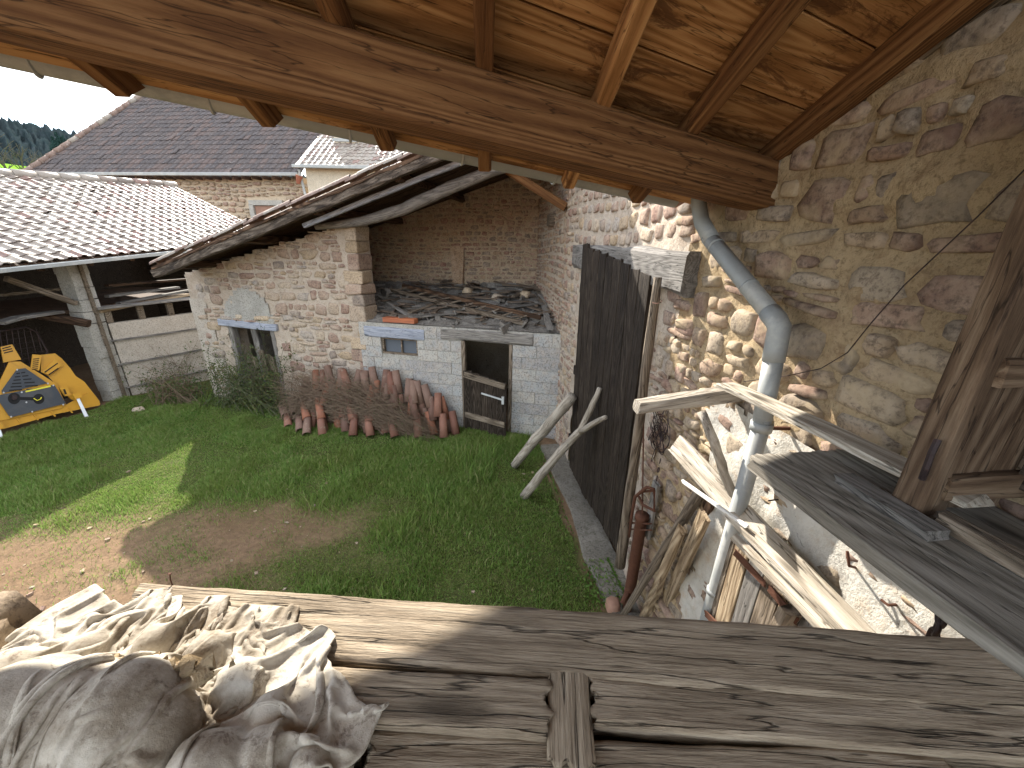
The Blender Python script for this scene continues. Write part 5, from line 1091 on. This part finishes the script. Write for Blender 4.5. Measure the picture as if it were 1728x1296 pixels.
BR = leafmat('bramble_leaves', [(.035, .07, .02), (.05, .10, .03), (.08, .10, .035), (.10, .075, .035)], .25)
WE = leafmat('weed_leaves', [(.05, .13, .02), (.09, .19, .03), (.13, .20, .04)], .3)
def arc_stems(n, base, tip, rise, r_, seed):
    mb = MB(); rs = random.Random(seed); pts = []
    for k in range(n):
        A = np.asarray(base(rs)); B = np.asarray(tip(rs)); m_ = (A + B) / 2 + np.array([rs.uniform(-.15, .15), rs.uniform(-.15, .15), rise * rs.uniform(.3, 1.2)])
        path = []
        for t in np.linspace(0, 1, 8):
            p = A * (1 - t) ** 2 + m_ * 2 * t * (1 - t) + B * t * t + np.array([rs.uniform(-1, 1), rs.uniform(-1, 1), rs.uniform(-1, 1)]) * .012; path.append(p); pts.append(p)
        mb.tube(path, [r_ * (1 - .6 * i / 7) for i in range(8)], 3, cap=False)
    return mb, pts
STEM = plain('dry_stems', (.19, .14, .10), .9, .1, 0, var=.5, sc=9, bump=.1)
STEMG = plain('green_stems', (.10, .11, .06), .8, .2, 0, var=.4, sc=9, bump=.1)
# bramble bush choking the left doorway
br = thing('bramble_bush', WC(-5.4, 0, .3), 'green bramble bush choking the left doorway of the stone shed', 'bush')
mb, pts = arc_stems(150, lambda r: WC(r.uniform(-6.3, -4.3), 0, r.uniform(.1, .6)), lambda r: WC(r.uniform(-6.3, -4.2), max(.05, r.gauss(.7, .4)), r.uniform(.05, .55)), .55, .006, 3); obj('stems', mb, STEMG, br)
P_ = np.array(pts); obj('leaves', leaves(5200, lambda: P_[rng.integers(len(P_))] + rng.normal(0, .05, 3), .022, 'leaves', BR, '', ''), BR, br, kind='stuff')
# dry thicket over the tiles
dt_ = thing('dry_brambles', WC(-2.9, 0, .4), 'tangle of dry brown bramble stems sprawling over the tile heap', 'brambles')
mb, pts = arc_stems(1900, lambda r: WC(r.uniform(-4.3, -1.6), r.uniform(0, .4), r.uniform(.2, .75)), lambda r: (lambda s: WC(s, max(.03, r.uniform(.0, 1.05) * min(1, (-.9 - s) / 1.3)), r.uniform(.14, .8)))(r.uniform(-4.4, -1.1)), .30, .0042, 5); obj('stems', mb, STEM, dt_)
P_ = np.array(pts); obj('leaves', leaves(900, lambda: P_[rng.integers(len(P_))] + rng.normal(0, .03, 3), .018, 'leaves', BR, '', ''), BR, dt_, kind='stuff')
# bush against the infill wall
b2 = thing('low_bush', G(330, 670), 'low dark bush and dead stems between infill wall and stone shed corner', 'bush')
mb, pts = arc_stems(120, lambda r: G(r.uniform(260, 350), r.uniform(662, 690)), lambda r: G(r.uniform(230, 355), r.uniform(650, 690)) + np.array([0, 0, abs(r.gauss(.25, .25))]), .4, .006, 7); obj('stems', mb, STEM, b2)
P_ = np.array(pts); obj('leaves', leaves(2600, lambda: P_[rng.integers(len(P_))] + rng.normal(0, .06, 3), .022, 'leaves', BR, '', ''), BR, b2, kind='stuff')
# thin climber on the infill wall
cb_ = thing('wall_climber', WI(.9, 0, .05), 'thin bare climber scrambling up the plastered infill wall', 'climber')
mb, pts = arc_stems(26, lambda r: WI(r.uniform(.75, 1.05), r.uniform(0, .5), .03), lambda r: WI(r.uniform(.4, 1.4), r.uniform(.5, 1.1), .035), .1, .004, 9); obj('stems', mb, STEM, cb_)
P_ = np.array(pts); obj('leaves', leaves(160, lambda: P_[rng.integers(len(P_))] + rng.normal(0, .02, 3), .016, 'leaves', BR, '', ''), BR, cb_, kind='stuff')
def weed_place():
    r = rng.uniform()
    if r < .35: q = G(rng.uniform(190, 350), rng.uniform(672, 735))
    elif r < .55: q = G(rng.uniform(340, 520), rng.uniform(690, 760))
    elif r < .75: q = G(rng.uniform(860, 985), rng.uniform(715, 990)); q[0] = min(q[0], .93 + .1317 * (5 - q[1]) - .36)
    else: q = G(rng.uniform(985, 1075), rng.uniform(950, 1030)); q[0] = min(q[0], .93 + .1317 * (5 - q[1]) - .1)
    return q + np.array([0, 0, abs(rng.normal(.03, .03))])
obj('weeds', leaves(6500, weed_place, .016, 'weeds', WE, '', ''), WE, kind='stuff', label='low leafy weeds along the walls and in the grass', cat='weeds')
# small stones and clods on the bare earth
peb = MB()
for k in range(380):
    x, y = random.uniform(-7, .5), random.uniform(1.3, 5.5)
    if random.random() > .15 + .85 * (1 - float(grass_density(np.array([x]), np.array([y]))[0])): continue
    r_ = random.choice((.006, .009, .014, .02)); peb.box((x, y, gz(x, y) + r_ * .3), (r_, r_ * random.uniform(.6, 1), r_ * .5), (math.cos(k), math.sin(k), 0), (-math.sin(k), math.cos(k), 0), j=r_ * .25)
obj('pebbles', peb, S_NEAR, kind='stuff', label='small stones and clods scattered on bare earth', cat='pebbles')
p = G(235, 693); vs, fs = stone_geo(lambda s, z, o: p + azv(60) * s + azv(-30) * z + np.array([0, 0, 1]) * o, (-.11, .11, -.07, .07), 0, .07); obj('field_stone', MB().add(vs, fs), S_CREAM, smooth=True, label='pale flat stone lying in the grass before the concrete pillar', cat='stone')
